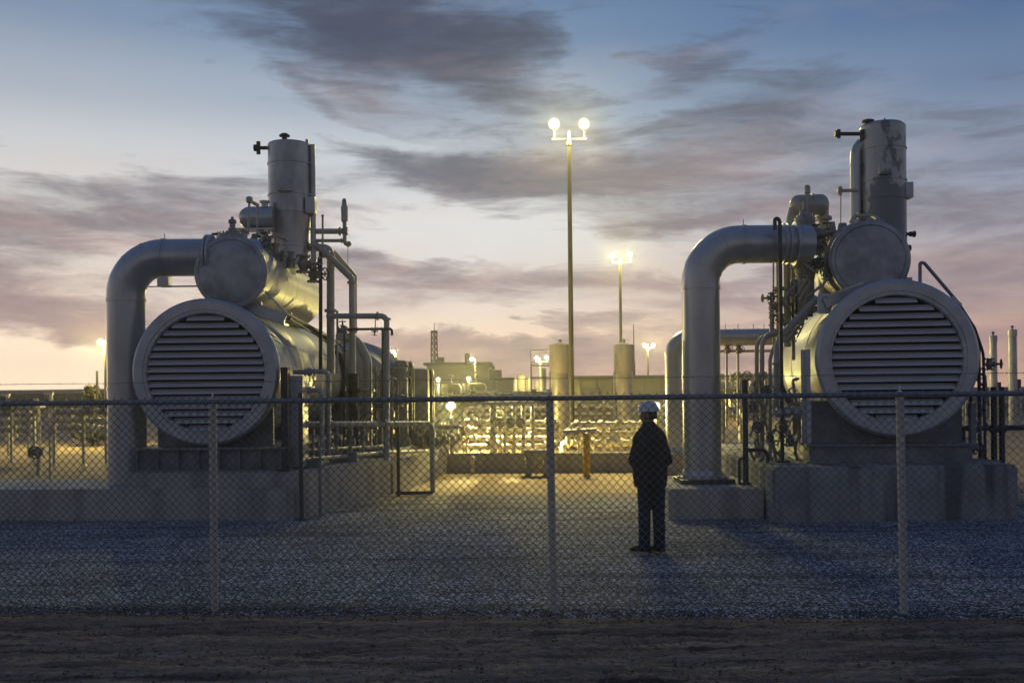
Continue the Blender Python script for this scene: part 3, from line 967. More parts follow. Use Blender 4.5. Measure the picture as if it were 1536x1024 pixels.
for (px, py, d, r, h) in ((400, 365, 17.7, 8, 26), (383, 360, 17.6, 6, 24), (412, 374, 18.0, 10, 24), (436, 384, 18.2, 7, 18), (425, 380, 17.9, 5, 12)):
    q = P(px, py, d); rr = S(r, d); hh = S(h, d)
    b.lathe([(rr, -hh), (rr * .8, -hh * .4), (rr * 1.15, -hh * .38), (rr * 1.15, -hh * .2), (rr * .6, -hh * .18), (rr * .55, hh * .2), (rr * .9, hh * .22), (rr * .9, hh * .36), (rr * .3, hh * .4)], q, ZUP, 14)
for a in ([(352, 369, 17.2), (372, 362, 17.4), (372, 380, 17.5)], [(395, 350, 17.8), (405, 360, 17.8), (405, 385, 17.8)], [(378, 372, 17.3), (398, 374, 17.4), (420, 388, 18.2)],
          [(390, 372, 17.5), (412, 352, 17.7), (430, 360, 18)]):
    pxtube(b, a, 2.2, bend=5, fl=((0, .5),))
b.build('top_piping', M['valve'], LM)
rr_ = random.Random(19)
for k in range(12):
    px = rr_.uniform(362, 424); py = rr_.uniform(345, 378); dd = rr_.uniform(17.2, 17.9)
    b = MB(); pxtube(b, [(px, py, dd), (px + rr_.uniform(-16, 16), py, dd), (px + rr_.uniform(-16, 16), py + rr_.uniform(8, 22), dd)], rr_.uniform(.9, 2.4), bend=4, seg=8, fl=((0, .4), (1, .5)))
    b.build('instrument_tube', M['valve'], LM)
gate_valve(LM, P(398, 366, 17.6), (1, .2, 0), .11)
gate_valve(LM, P(455, 396, 18.3), (0, 0, 1), .17, Vector((1, 0, 0)))
gate_valve(LM, P(470, 412, 18.6), (0, 0, 1), .15, Vector((.9, -.4, 0)).normalized())

# stack
d = 19.0
q = P(436, 394, d)
SX, SY = q.x, d
zt = P(437, 216, d).z


def zpx(py, d, px):
    return P(px, py, d).z


LS = thing('exhaust_stack', 'tall grey exhaust stack with a straight sheet-metal conduit down its side above the left compressor', 'exhaust stack', (SX, SY, q.z), 'stacks on the compressors')
b = MB()
r0, r1 = .405, .345
zz = [zpx(y, d, 437) for y in (400, 370, 345, 320, 294, 247, 217)]
prof = [(r1, zz[0]), (r1, zz[1] - .02), (r1 + .02, zz[1] - .018), (r1 + .02, zz[1] + .02), (r1 + .005, zz[1] + .022), (r1 + .03, zz[2]), (r0, zz[3] - .01)]
for z in (zz[3], zz[4], zz[5]):
    prof += [(r0, z - .016), (r0 + .014, z - .014), (r0 + .014, z + .014), (r0, z + .016)]
prof += [(r0, zz[6] - .02), (r0 - .01, zz[6]), (r0 - .03, zz[6] + .01), (.05, zz[6] + .06)]
b.lathe(prof, (SX, SY, 0), ZUP, 48)
b.build('stack_body', M['stack'], LS, ang=25)
b = MB()
b.lathe([(.05, 0), (.05, .09), (.055, .095), (.10, .10), (.105, .125), (.05, .16)], Vector((SX - .08, SY - .05, zz[6] + .04)), ZUP, 20)
b.build('rain_cap', M['steel_dark'], LS)
b = MB()
b.tube([(SX + r0 + .045, SY - .05, zz[6] - .02), (SX + r0 + .045, SY - .05, zz[0] - .25)], .052, seg=14)
for z in zz[1:6]:
    b.box((SX + r0 + .03, SY - .05, z), (.10, .13, .03))
b.lathe([(.03, 0), (.03, .1)], (SX + r0 - .05, SY - .1, zz[6] - .03), ZUP, 10)
b.build('side_conduit', M['stack'], LS)
b = MB(); q = P(467, 309, 18.85); b.box((q.x, 18.85, q.z), (.18, .26, .31), bev=.012)
b.build('junction_box', M['ring'], LS, ang=20)
b = MB(); q = P(428, 277, 18.6)
b.box((q.x, SY - r0 - .005, q.z), (.25, .08, .22), bev=.01); b.box((q.x, SY - r0 - .02, q.z - .115), (.27, .12, .02))
b.build('access_plate', M['stack'], LS, ang=20)
b = MB(); q0 = P(410, 222, 18.95); q1 = P(383, 222, 18.95)
b.tube([q0, q1], .035, seg=10); b.cyl(q1 + Vector((.06, 0, -.12)), q1 + Vector((.06, 0, .12)), .04, seg=10); b.flange(q1, X, .065, .05)
b.build('sampling_nozzle', M['steel_dark'], LS)

# duct
def elbow_duct(name, label, grp, pts, r, seams, base_z, mats='duct', flare=True):
    root = thing(name, label, 'duct', (pts[0].x, pts[0].y, base_z), grp)
    b = MB()
    b.tube(pts, r, bend=r * 2.05, seg=40, bs=14)
    b.build('duct_pipe', M[mats], root, ang=40)
    # lapped sheet seams down the rising leg and round the welded segments of the bend
    for th in (-1.75, -.6):
        b = MB()
        zt_ = pts[1].z - r * 2.05
        b.box((pts[0].x + r * math.cos(th), pts[0].y + r * math.sin(th), (base_z + .14 + zt_) / 2), (.008, .035, zt_ - base_z - .14), rz=th)
        b.build('seam_strip', M[mats], root, ang=20)
    R_ = r * 2.05
    cen = Vector((pts[1].x + R_, pts[1].y, pts[1].z - R_))
    for th in (math.pi * .5 * t for t in (.25, .5, .75)):
        dr_ = Vector((-math.cos(th), 0, math.sin(th)))
        b = MB(); b.lathe([(r, -.012), (r + .006, -.010), (r + .006, .010), (r, .012)], cen + dr_ * R_, Vector((math.sin(th), 0, math.cos(th))), 40)
        b.build('weld_band', M[mats], root, ang=25)
    for c, ax in seams:
        b = MB(); b.lathe([(r, -.03), (r + .012, -.028), (r + .012, .028), (r, .03)], c, ax, 40)
        b.build('seam_band', M[mats], root, ang=25)
    if flare:
        b = MB(); b.lathe([(r + .10, 0), (r + .10, .03), (r + .03, .035), (r + .012, .10), (r + .002, .13)], (pts[0].x, pts[0].y, base_z), ZUP, 40)
        for k in range(14):
            a = 2 * math.pi * k / 14
            b.cyl((pts[0].x + (r + .065) * math.cos(a), pts[0].y + (r + .065) * math.sin(a), base_z + .02), (pts[0].x + (r + .065) * math.cos(a), pts[0].y + (r + .065) * math.sin(a), base_z + .065), .018, seg=6)
        b.build('base_flange', M[mats], root)
    return root


d = 16.75
r = .312
bx = P(190.5, 600, d).x
zt = P(260, 386.5, d).z
LD = elbow_duct('elbow_duct', 'fat grey duct rising from the low ledge and bending right behind the left upper drum', 'big bent ducts',
                [Vector((bx, d, .492)), Vector((bx, d, zt)), Vector((-4.45, d, zt)), Vector((-4.30, d + .1, zt))], r,
                [(Vector((bx, d, zpx(583, d, 190))), ZUP), (Vector((bx, d, zpx(450, d, 190))), ZUP), (Vector((P(247, 386, d).x, d, zt)), X)], .492, flare=False)
b = MB()
q = P(318, 386, d)
b.flange(Vector((q.x - .06, d, zt)), X, r + .07, .05, 20); b.flange(Vector((q.x, d, zt)), X, r + .07, .05, 20)
b.build('pipe_flange', M['ring'], LD)
b = MB(); b.cyl(P(247, 362, d), P(247, 350, d), .006, seg=6)
b.build('lifting_pin', M['steel_dark'], LD)
b = MB()   # lamp shaped hood under the bend
q = P(247, 422, 19.6)
b.box(q, (.22, .26, .22), bev=.02); b.bar(q + Vector((-.35, 0, -.10)), q + Vector((.1, 0, -.10)), .04, .02)
b.bar(q + Vector((.1, .0, -.1)), Vector((-5.25, 19.6, q.z - .1)), .04, .03)
b.build('instrument_hood', M['ring'], LM)

# relief valve and its pipes right of the stack
RV = thing('relief_valve', 'slim vertical relief valve on two short horizontal pipes beside the left exhaust stack', 'valve', P(517, 366, 19))
b = MB(); q = P(517, 352, 19)
s = S(1, 19)
b.lathe([(3 * s, 0), (3 * s, 6 * s), (5 * s, 7 * s), (5 * s, 9 * s), (3 * s, 10 * s), (3 * s, 18 * s), (5 * s, 20 * s), (5.3 * s, 42 * s), (4 * s, 43 * s), (3.6 * s, 51 * s), (2 * s, 54 * s)], q, ZUP, 16)
b.build('valve_body', M['pipe'], RV)
b = MB()
pxtube(b, [(468, 347, 19), (522, 347, 19)], 4.2, fl=((0, .78), (0, .97)))
pxtube(b, [(468, 361, 19), (516, 361, 19)], 2.6, fl=((0, .93),))
pxtube(b, [(517, 347, 19), (517, 366, 19), (525, 367, 19)], 3, bend=5, fl=((1, .7),))
b.sphere(P(523, 366, 19), S(4.5, 19), 12)
pxtube(b, [(484, 322, 18.9), (484, 372, 18.9)], 1.6)
pxtube(b, [(522, 368, 19), (521.5, 402, 19)], .5, seg=5)
b.sphere(P(484, 324, 18.9), S(2.4, 18.9), 10)
b.build('inlet_pipe', M['pipe_tan'], RV)

RP = thing('riser_pipes', 'bundle of grey and tan riser pipes dropping from the left stack base, one bent diagonally', 'pipes', PG(500, 700, 19.2, .73))
b = MB()
pxtube(b, [(464, 371, 19.1), (496, 372, 19.1), (496, 560, 19.1)], 6, bend=12, fl=((0, .2), (1, .5)))
b.build('grey_riser', M['pipe'], RP)
b = MB(); pxtube(b, [(481, 378, 18.6), (481, 560, 18.6)], 2.8); b.build('thin_riser', M['steel_dark'], RP)
b = MB(); pxtube(b, [(472, 366, 18.9), (484, 376, 18.9), (528, 418, 18.9), (529, 560, 18.9)], 4.8, bend=9, fl=((1, .12), (2, .04), (2, .55)))
b.build('bent_riser', M['pipe_tan'], RP)
b = MB(); pxtube(b, [(500, 378, 19.6), (532, 414, 19.6), (532, 500, 19.6)], 3.6, bend=9); b.build('bent_riser', M['pipe_tan'], RP)
b = MB()
pxtube(b, [(490, 474, 18.5), (580, 474, 18.5), (580, 690, 18.5)], 4.2, bend=8, fl=((0, .85), (1, .02), (1, .45)))
pxtube(b, [(506, 466, 18.4), (506, 560, 18.4)], 1.6)
b.build('loop_pipe', M['pipe'], RP)
b = MB()
pxtube(b, [(508, 494, 18.3), (588, 493, 18.3), (588, 503, 18.3)], 1.9, bend=4, fl=((0, .35), (0, .8)))
pxtube(b, [(574, 494, 18.3), (574, 640, 18.3)], 1.8)
pxtube(b, [(563, 475, 18.4), (563, 495, 18.3)], .8, seg=6)
b.build('small_line', M['steel_dark'], RP)
gate_valve(RP, P(514, 495, 18.3), (1, 0, 0), .09)
gate_valve(RP, P(562, 494, 18.3), (1, 0, 0), .06, -ZUP)

# rear housing of the left machine
RH = thing('rear_casing', 'rounded ribbed machine casing wrapped in bent pipes behind the left compressor drum', 'casing', (P(530, 600, 23.6).x, 24, .72))
b = MB(); q = P(522, 588, 23.0)
prof = [(.75, 0), (1.0, .1), (1.12, .35)]
for k in range(4):
    prof += [(1.17, .4 + .6 * k), (1.22, .42 + .6 * k), (1.22, .5 + .6 * k), (1.17, .52 + .6 * k)]
prof += [(1.1, 2.9), (.8, 3.15)]
b.lathe(prof, q, AX, 40); b.build('casing_shell', M['drum'], RH)
for yy in (23.3, 25.2):
    b = MB(); b.box((q.x, yy, 1.0), (1.5, .12, .55))
    b.build('casing_foot', M['skid'], RH, ang=20)
b = MB(); pxtube(b, [(505, 504, 21.6), (535, 508, 21.6), (551, 540, 21.6), (552, 690, 21.6)], 7, bend=22, fl=((2, .3), (2, .75)))
b.build('bent_pipe', M['pipe'], RH)
b = MB(); pxtube(b, [(530, 560, 21.9), (533, 690, 21.9)], 8, bend=8, fl=((0, .2),)); b.build('standpipe', M['steel_dark'], RH)
b = MB(); pxtube(b, [(517, 488, 20.4), (517, 690, 20.4)], 1.9)
b.build('standpipe', M['steel_dark'], RH)
rr_ = random.Random(11)
for k in range(16):
    b = MB(); px = rr_.uniform(548, 604); py = rr_.uniform(548, 640); d = rr_.uniform(21.0, 22.4)
    pxtube(b, [(px, py, d), (px + rr_.uniform(-26, 26), py, d), (px + rr_.uniform(-26, 26), py + rr_.uniform(18, 48), d)], rr_.uniform(1, 2.4), bend=5, seg=8, fl=((0, .5),))
    b.build('instrument_tube', M['valve'], RH)
for k in range(6):
    b = MB(); px = 556 + 8 * k
    pxtube(b, [(px, 545 + 5 * k, 21.2), (px, 690, 21.2)], 1.4 + (k % 3) * .5, seg=8, fl=((0, .2), (0, .6)))
    b.build('instrument_tube', M['valve'], RH)
for k, (px, py, d, s) in enumerate(((566, 606, 20.9, .12), (584, 622, 20.8, .11), (598, 600, 21.0, .13), (560, 640, 20.7, .1))):
    gate_valve(RH, P(px, py, d), (1, 0, 0) if k % 2 else (0, 0, 1), s, ZUP if k % 2 else Vector((.6, -.8, 0)))

for (pxa, pxb, pya, d, lab) in ((590, 611, 540, 23.2, 'taller of the two rounded grey vessels standing behind the left piping'), (615, 643, 552, 25.4, 'shorter and farther of the two rounded grey vessels behind the left piping')):
    qa, qb = P(pxa, pya, d), P(pxb, pya, d)
    w = qb.x - qa.x
    root = thing('heat_exchanger', lab, 'vessel', ((qa.x + qb.x) / 2, d, 0), 'rounded vessels')
    b = MB(); b.box(((qa.x + qb.x) / 2, d + .45, (qa.z + .45) / 2), (w, .9, qa.z - .45), bev=min(w, .6) * .28)
    b.build('vessel_body', M['skid'], root, ang=40)
    b = MB(); b.tube([(qb.x + .03, d + .3, .9), (qb.x + .03, d + .3, qa.z - .05), (qb.x + .03, d + .8, qa.z - .05), (qb.x + .03, d + .8, .9)], .05, bend=.25)
    b.build('side_pipe', M['steel_dark'], root)
    for sx in (-.4, .4):
        for sy in (.1, .8):
            b = MB(); b.box(((qa.x + qb.x) / 2 + sx * w, d + sy, .45), (.08, .08, .95))
            b.build('leg', M['skid'], root, ang=20)

# guard pipe in front of the left plinth
GP = thing('guard_pipe', 'thick horizontal pipe with a bent down leg along the right side of the left plinth', 'pipe', (P(648, 738, 19.5).x, 19.5, 0))
b = MB()
q0, q1 = P(449, 636, 16.55), P(648, 635, 19.55)
b.tube([q0, q1, Vector((q1.x, q1.y, .0))], .049, bend=.14, seg=16)
for t in (.03, .18, .20, .6):
    b.flange(q0.lerp(q1, t), q1 - q0, .08, .05, 10)
b.build('main_pipe', M['pipe'], GP)
b = MB()
for px, d in ((597, 18.9),):
    q = P(px, 640, d); b.tube([(q.x, d, 0), (q.x, d, q.z)], .032, seg=10)
b.box((P(622, 742, 19.3).x, 19.3, .03), (.72, .12, .06))
b.build('support_leg', M['steel_dark'], GP)
b = MB(); q = P(450.5, 590, 15.42); b.lathe([(.034, 0), (.034, q.z), (.015, q.z + .02)], (q.x, 15.42, 0), ZUP, 14)
b.box((q.x, 15.42, .01), (.16, .16, .02))
tag(b.build('steel_post', M['steel_dark'], None), 'upright steel post at the front corner of the left plinth', 'post')
b = MB(); q = P(478, 672, 15.95); b.lathe([(.028, 0), (.028, q.z), (.012, q.z + .012)], (q.x + .03, 15.9, 0), ZUP, 12)
tag(b.build('steel_post', M['rail'], None), 'short thin steel post beside the right wall of the left plinth', 'post')
LP = thing('skid_piping', 'low pair of pale pipes lying along the top of the left plinth', 'pipes', (-3.2, 17, .72))
for a, rp in (([(452, 690, 16.5), (585, 678, 19.6), (640, 676, 22)], 3.6), ([(450, 676, 16.9), (582, 668, 20.4)], 2.6)):
    b = MB(); pxtube(b, a, rp, bend=6, fl=((0, .1), (0, .5), (0, .85))); b.build('pipe', M['pipe_tan'], LP)
for yy in (16.7, 18.0, 19.3):
    b = MB(); t = (yy - 16.5) / 3.1
    b.box((-3.36 + t * .95 - .16, yy, .80), (.5, .06, .17))
    b.build('pipe_support', M['skid'], LP, ang=20)
for px, py, d in ((505, 660, 18.0), (545, 655, 18.6), (525, 662, 18.2)):
    gate_valve(LP, P(px, py, d), (1, 0, 0), .10)
for px, py0, d in ((505, 640, 18.0), (527, 636, 18.2), (545, 640, 18.6), (470, 640, 17.2)):
    b = MB(); pxtube(b, [(px, py0, d), (px, 688, d)], 2.4, fl=((0, .3), (0, .8)))
    b.build('drain_pipe', M['pipe'], LP)
# ================================================================== right compressor
YAW = math.radians(7)
AR = Vector((math.sin(YAW), math.cos(YAW), 0))
HR = Vector((AR.y, -AR.x, 0))
CR = P(1346, 537, 15.25)
RR = 1.215
b = MB(); b.prism([(3.82, 14.62), (7.47, 14.70), (7.7, 22), (3.95, 22)], -.2, .80, .035)
tag(b.build('concrete_plinth', M['conc_stained'], None, ang=50), 'thick dark stained concrete plinth under the compressor on the right', 'plinth')
b = MB(); b.prism([(2.36, 15.10), (3.80, 15.05), (3.86, 17.4), (2.40, 17.4)], -.2, .455, .02)
tag(b.build('concrete_plinth', M['conc'], None, ang=50), 'small low concrete plinth behind the man under the base of a bent duct', 'plinth')

RM = thing('gas_compressor', 'grey compressor with a round louvred intake facing us on the right plinth', 'compressor', (CR.x, 17, .80), 'compressors with round louvred intakes')
louvre_drum(RM, CR, AR, RR, 4.3)
b = MB(); b.lathe([(1.12, 0), (1.24, .0), (1.26, .03), (1.26, .13), (1.24, .16), (1.12, .16)], CR + AR * 4.3, AR, 64)
b.dome(CR + AR * 4.46, AR, 1.1, .5, 48)
b.build('rear_flange', M['steel_dark'], RM)
ROT = Matrix((HR, AR, ZUP)).transposed()


def LR(h, a, z):
    """point in the right machine's own frame: across, along, height"""
    return Vector((CR.x, CR.y, 0)) + HR * h + AR * a + ZUP * z


b = MB()
for zz_ in (.817, 1.08):
    b.box(LR(-.12, 2.3, zz_), (2.52, 4.7, .03), rot=ROT)
b.box(LR(-.12, 2.3, .95), (2.40, 4.56, .235), rot=ROT)
b.build('base_skid', M['skid'], RM, ang=20)
b = MB()
b.box(LR(-.12, .42, 1.43), (2.36, .05, .67), rot=ROT)
for s in (-1.1, 1.05):
    b.box(LR(s - .1, .62, 1.43), (.03, .36, .67), rot=ROT)
b.build('saddle', M['skid'], RM, ang=20)
for yy in (2.2, 3.8):
    b = MB(); b.box(LR(0, yy, 1.4), (2.0, .06, .62), rot=ROT); b.build('saddle', M['skid'], RM, ang=20)
b = MB()
b.box(LR(-1.30, .22, 1.82), (.06, .16, 1.50), rot=ROT)
b.build('support_post', M['ring'], RM, ang=20); b = MB()
b.box(LR(-1.36, .28, 1.82), (.07, .03, 1.50), rot=ROT)
b.build('support_post', M['ring'], RM, ang=20)
b = MB(); b.box(LR(1.18, .3, 1.4), (.08, .12, .62), rot=ROT); b.build('support_post', M['skid'], RM, ang=20)
# upper drum
C2 = P(1305, 389, 16.05); R2 = .635
b = MB()
b.lathe([(R2 * .96, .03), (R2 * .98, .06), (R2 * .98, .30), (R2 * 1.06, .31), (R2 * 1.06, .36), (R2 * 1.0, .37), (R2 * 1.0, .40), (R2 * 1.06, .41), (R2 * 1.06, .46), (R2 * .97, .47), (R2 * .97, 1.55)], C2, AR, 64)
b.dome(C2 + AR * 1.55, AR, R2 * .97, .34, 48)
for k in range(26):
    a = 2 * math.pi * k / 26
    q = C2 + (HR * math.cos(a) + ZUP * math.sin(a)) * R2 * 1.03
    b.cyl(q + AR * .27, q + AR * .50, .016, seg=6)
ud = b.build('upper_drum', M['clad'], RM, ang=25)
b = MB(); b.lathe([(R2 * .05, -.045), (R2 * .5, -.042), (R2 * .84, -.030), (R2 * .86, -.020), (R2 * .88, -.034), (R2 * .95, -.032), (R2 * .98, -.012), (R2 * 1.0, .0), (R2 * 1.0, .045), (R2 * .97, .05)], C2, AR, 64)
b.build('end_plate', M['cap'], ud)
b = MB()
b.bar(P(1236, 446, 15.75), P(1290, 425, 15.75), .34, .03)
b.bar(P(1237, 455, 15.7), P(1293, 432, 15.7), .03, .16)
b.bar(P(1236, 470, 15.75), P(1238, 440, 15.75), .03, .22)
b.build('drum_bracket', M['ring'], RM, ang=20)
for a_ in (.55, 1.4):
    b = MB(); b.box(LR(.05, a_ + .5, CR.z + 1.2), (.9, .1, .28), rot=ROT); b.build('drum_saddle', M['ring'], RM, ang=20)
b = MB()
pxtube(b, [(1380, 428, 15.7), (1380, 394, 15.7), (1386, 394, 15.7), (1438, 455, 15.7), (1438, 470, 15.9)], 2.6, bend=7)
b.build('grab_rail', M['rail'], RM)
b = MB(); b.bar(P(1426, 446, 15.5), P(1440, 458, 15.5), .12, .04); b.build('rail_foot', M['ring'], RM)
b = MB()
q = P(1273, 346, 16.7)
for dx, dd, r_, h_ in ((-14, .2, .10, .22), (2, 0, .13, .20), (16, .3, .09, .14), (-26, .4, .12, .10)):
    q = P(1262 + dx, 358, 16.8 + dd)
    b.lathe([(r_, -.25), (r_, h_ * .3), (r_ * 1.3, h_ * .32), (r_ * 1.3, h_ * .55), (r_ * .7, h_ * .6), (r_ * .5, h_ * 1.3)], q, ZUP, 14)
b.box(P(1258, 368, 16.9), (.34, .3, .30), rot=ROT, bev=.03)
pxtube(b, [(1230, 352, 16.8), (1252, 346, 16.8), (1252, 372, 16.8)], 2.4, bend=5, fl=((0, .5),))
b.build('top_nozzle', M['valve'], RM)
b = MB()
pxtube(b, [(1276, 335, 17.6), (1282, 324, 17.6), (1308, 323, 17.6), (1316, 327, 17.4), (1317, 345, 17.2)], 3.2, bend=6, fl=((1, .2),))
b.build('bypass_line', M['pipe_tan'], RM)
b = MB(); q = P(1317, 336, 17.2); b.lathe([(.06, -.25), (.06, 0), (.085, .01), (.085, .05), (.04, .06), (.04, .1)], q, ZUP, 12); b.cyl(q + Vector((-.05, 0, .05)), q + Vector((.12, 0, .05)), .03, seg=8)
b.build('nozzle', M['valve'], RM)

# right stack
d = 18.5
q = P(1325, 340, d); SX, SY = q.x, d
RS = thing('exhaust_stack', 'tall exhaust stack with peeling dark and light paint above the right compressor', 'exhaust stack', (SX, SY, 3.3), 'stacks on the compressors')
r0 = S(33, d)
zz = [zpx(y, d, 1325) for y in (300, 273, 225, 190)]
prof = [(r0 + .02, 3.28), (r0 + .02, 3.4), (r0, 3.45)]
for z in zz[:3]:
    prof += [(r0, z - .016), (r0 + .014, z - .014), (r0 + .014, z + .014), (r0, z + .016)]
prof += [(r0, zz[3] - .02), (r0 - .012, zz[3]), (r0 - .05, zz[3] + .03), (r0 - .06, zz[3] + .04), (.05, zz[3] + .07)]
b = MB(); b.lathe(prof, (SX, SY, 0), ZUP, 48); b.build('stack_body', M['stack_patchy'], RS, ang=25)
b = MB(); b.lathe([(.06, -.08), (.06, .06), (.11, .065), (.115, .10), (.05, .12)], P(1302, 189, d - .1), ZUP, 18)
b.build('rain_cap', M['steel_dark'], RS)
b = MB(); b.lathe([(.012, 0), (.012, .12)], P(1327, 187, d), ZUP, 8); b.build('lifting_pin', M['steel_dark'], RS)
b = MB(); q = P(1361, 286.5, d - .1); b.box((q.x - .02, d - .1, q.z), (.17, .26, .29), bev=.012); b.build('junction_box', M['ring'], RS, ang=20)
b = MB(); q = P(1327, 254, d - .4); b.box((q.x, SY - r0 - .005, q.z), (.24, .08, .20), bev=.01); b.build('access_plate', M['stack_patchy'], RS, ang=20)
b = MB(); q0, q1 = P(1298, 201, d - .1), P(1254, 201, d - .1)
b.tube([q0, q1], .036, seg=10); b.cyl(q1 + Vector((.05, 0, -.08)), q1 + Vector((.05, 0, .08)), .035, seg=10); b.flange(q1, X, .06, .05)
b.cyl(P(1293, 195, d - .1), P(1293, 210, d - .1), .05, seg=10)
b.build('sampling_nozzle', M['steel_dark'], RS)
b = MB()
pxtube(b, [(1283.5, 380, d), (1283.5, 224, d), (1302, 206, d)], 8.2, bend=24, seg=18)
for py in (248, 330):
    q = P(1283.5, py, d); b.lathe([(S(8.2, d), -.02), (S(9, d), -.018), (S(9, d), .018), (S(8.2, d), .02)], q, ZUP, 18)
b.build('side_conduit', M['duct'], RS)
b = MB(); pxtube(b, [(1287, 286, d - .1), (1256, 286, d - .1)], 2.6, fl=((0, .8), (0, .97)))
pxtube(b, [(1261, 288, d - .1), (1261, 345, d - .1)], .9, seg=6); b.cyl(P(1260, 280, d - .1), P(1260, 293, d - .1), .035, seg=8)
b.build('gauge_arm', M['pipe_tan'], RS)
for (px, py, w) in ((1357, 351, 14), (1356, 372, 8)):
    b = MB(); q0 = P(px - 6, py, d - .1); q1 = P(px + w, py, d - .1)
    b.tube([q0, q1], .03, seg=8); b.flange(q1, X, .06, .04); b.sphere(q1 - X * .06, .05, 10)
    b.build('stub_nozzle', M['steel_dark'], RS)

# right duct
d = 16.2; r = S(28.2, d)
bx = P(1052.5, 600, d).x; zt = P(1120, 366.5, d).z
q = P(1172, 366, d)
RD = elbow_duct('elbow_duct', 'fat grey duct rising behind the man and bending right to the right compressor', 'big bent ducts',
                [Vector((bx, d, .53)), Vector((bx, d, zt)), Vector((q.x + .05, d, zt)), Vector((P(1215, 366, d).x, d + .05, zt))], r,
                [(Vector((bx, d, zpx(565, d, 1052))), ZUP), (Vector((bx, d, zpx(432, d, 1050))), ZUP), (Vector((P(1115, 366, d).x, d, zt)), X)], .53)
b = MB()
for dx in (.02, .10, .22):
    b.flange(Vector((q.x + dx, d, zt)), X, r + .028 + (.02 if dx > .2 else 0), .05, 0)
b.build('pipe_flange', M['ring'], RD)
b = MB(); b.cyl(P(1115, 342, d), P(1115, 329, d), .006, seg=6); b.build('lifting_pin', M['steel_dark'], RD)
b = MB(); b.box((bx + .02, d, .493), (.86, .80, .072), bev=.01)
tag(b.build('base_slab', M['steel_dark'], None, ang=30), 'dark square slab under the foot of the duct behind the man', 'slab')

# valve tree between the right duct and the upper drum
VT = thing('valve_tree', 'cluster of flanged valves and tan pipes between the right duct and the right upper drum', 'valves', PG(1205, 690, 17, .8))
b = MB()
q0, q1 = P(1198, 308, 17.2), P(1231, 307, 17.2); r_ = S(15.5, 17.2)
b.lathe([(r_, 0), (r_, (q1 - q0).length * .55), (r_ * 1.08, (q1 - q0).length * .56), (r_ * 1.08, (q1 - q0).length * .66), (r_, (q1 - q0).length * .67), (r_, (q1 - q0).length)], q0, q1 - q0, 24)
b.dome(q0, q0 - q1, r_, r_ * .9, 24); b.dome(q1, q1 - q0, r_, r_ * .75, 24)
b.build('receiver_vessel', M['pipe_tan'], VT)
b = MB()
pxtube(b, [(1190, 312, 17.2), (1186, 330, 17.2), (1186, 520, 17.2)], 7, bend=8, fl=((1, .5),))
b.build('left_leg_pipe', M['pipe_tan'], VT)
b = MB()
pxtube(b, [(1235, 312, 17.3), (1235, 470, 17.3)], 8, fl=((0, .1), (0, .25), (0, .5), (0, .55)))
b.build('right_leg_pipe', M['pipe_tan'], VT)
b = MB(); pxtube(b, [(1210, 322, 17.0), (1211, 290, 17.0)], 2.2)
b.lathe([(.035, 0), (.052, .02), (.052, .12), (.03, .15)], P(1211, 291, 17.0), ZUP, 12)
b.build('vent_pipe', M['pipe'], VT)
b = MB()
q = P(1208, 420, 16.6); s = S(1, 16.6)
b.lathe([(13 * s, -50 * s), (13 * s, 0), (17 * s, 18 * s), (19 * s, 19 * s), (19 * s, 23 * s), (14 * s, 24 * s), (14 * s, 27 * s), (12 * s, 34 * s), (13 * s, 52 * s), (13.5 * s, 62 * s), (12 * s, 78 * s), (15 * s, 79 * s), (15 * s, 85 * s), (15.5 * s, 86 * s), (15.5 * s, 93 * s), (9 * s, 95 * s), (7 * s, 104 * s), (3 * s, 106 * s), (2.4 * s, 118 * s)], q, ZUP, 24)
for k in range(12):
    a = math.pi * k / 6
    for z0, z1, R_ in ((77, 97, 13.6), (17, 27, 17.5)):
        b.cyl(q + Vector((R_ * s * math.cos(a), R_ * s * math.sin(a), z0 * s)), q + Vector((R_ * s * math.cos(a), R_ * s * math.sin(a), z1 * s)), s * 1.1, seg=6)
b.lathe([(10 * s, -8 * s), (10 * s, 14 * s), (13 * s, 15 * s), (13 * s, 19 * s)], q + ZUP * 55 * s, X, 18)
b.build('control_valve', M['valve'], VT)
b = MB(); q = P(1203, 448, 16.7); b.box(q, (.30, .24, .62), bev=.02); b.build('actuator_box', M['steel_dark'], VT, ang=20)
rr_ = random.Random(4)
for (px, py0, py1, w) in ((1160, 392, 520, 1.4), (1168, 394, 520, 4.2), (1180, 394, 520, 5), (1190, 400, 540, 3), (1157, 438, 500, 3)):
    b = MB(); pxtube(b, [(px, py0, 16.9), (px, py1, 16.9)], w, fl=tuple((0, t) for t in (.3, .5, .62, .8)))
    b.build('standpipe', M['pipe_tan'], VT)
for k in range(14):
    b = MB(); px = rr_.uniform(1152, 1190); py = rr_.uniform(428, 500)
    pxtube(b, [(px, py, 16.6), (px + rr_.uniform(8, 22), py, 16.6), (px + rr_.uniform(6, 20), py + rr_.uniform(8, 30), 16.6)], rr_.uniform(1, 2.2), bend=4, seg=8, fl=((0, .4),))
    b.build('instrument_tube', M['valve'], VT)
for k in range(12):
    b = MB(); px = rr_.uniform(1205, 1250); py = rr_.uniform(335, 405)
    pxtube(b, [(px, py, 17.0), (px + rr_.uniform(-18, 18), py, 17.0), (px + rr_.uniform(-18, 18), py + rr_.uniform(10, 34), 17.0)], rr_.uniform(1, 2.6), bend=4, seg=8, fl=((0, .4), (1, .5)))
    b.build('instrument_tube', M['valve'], VT)
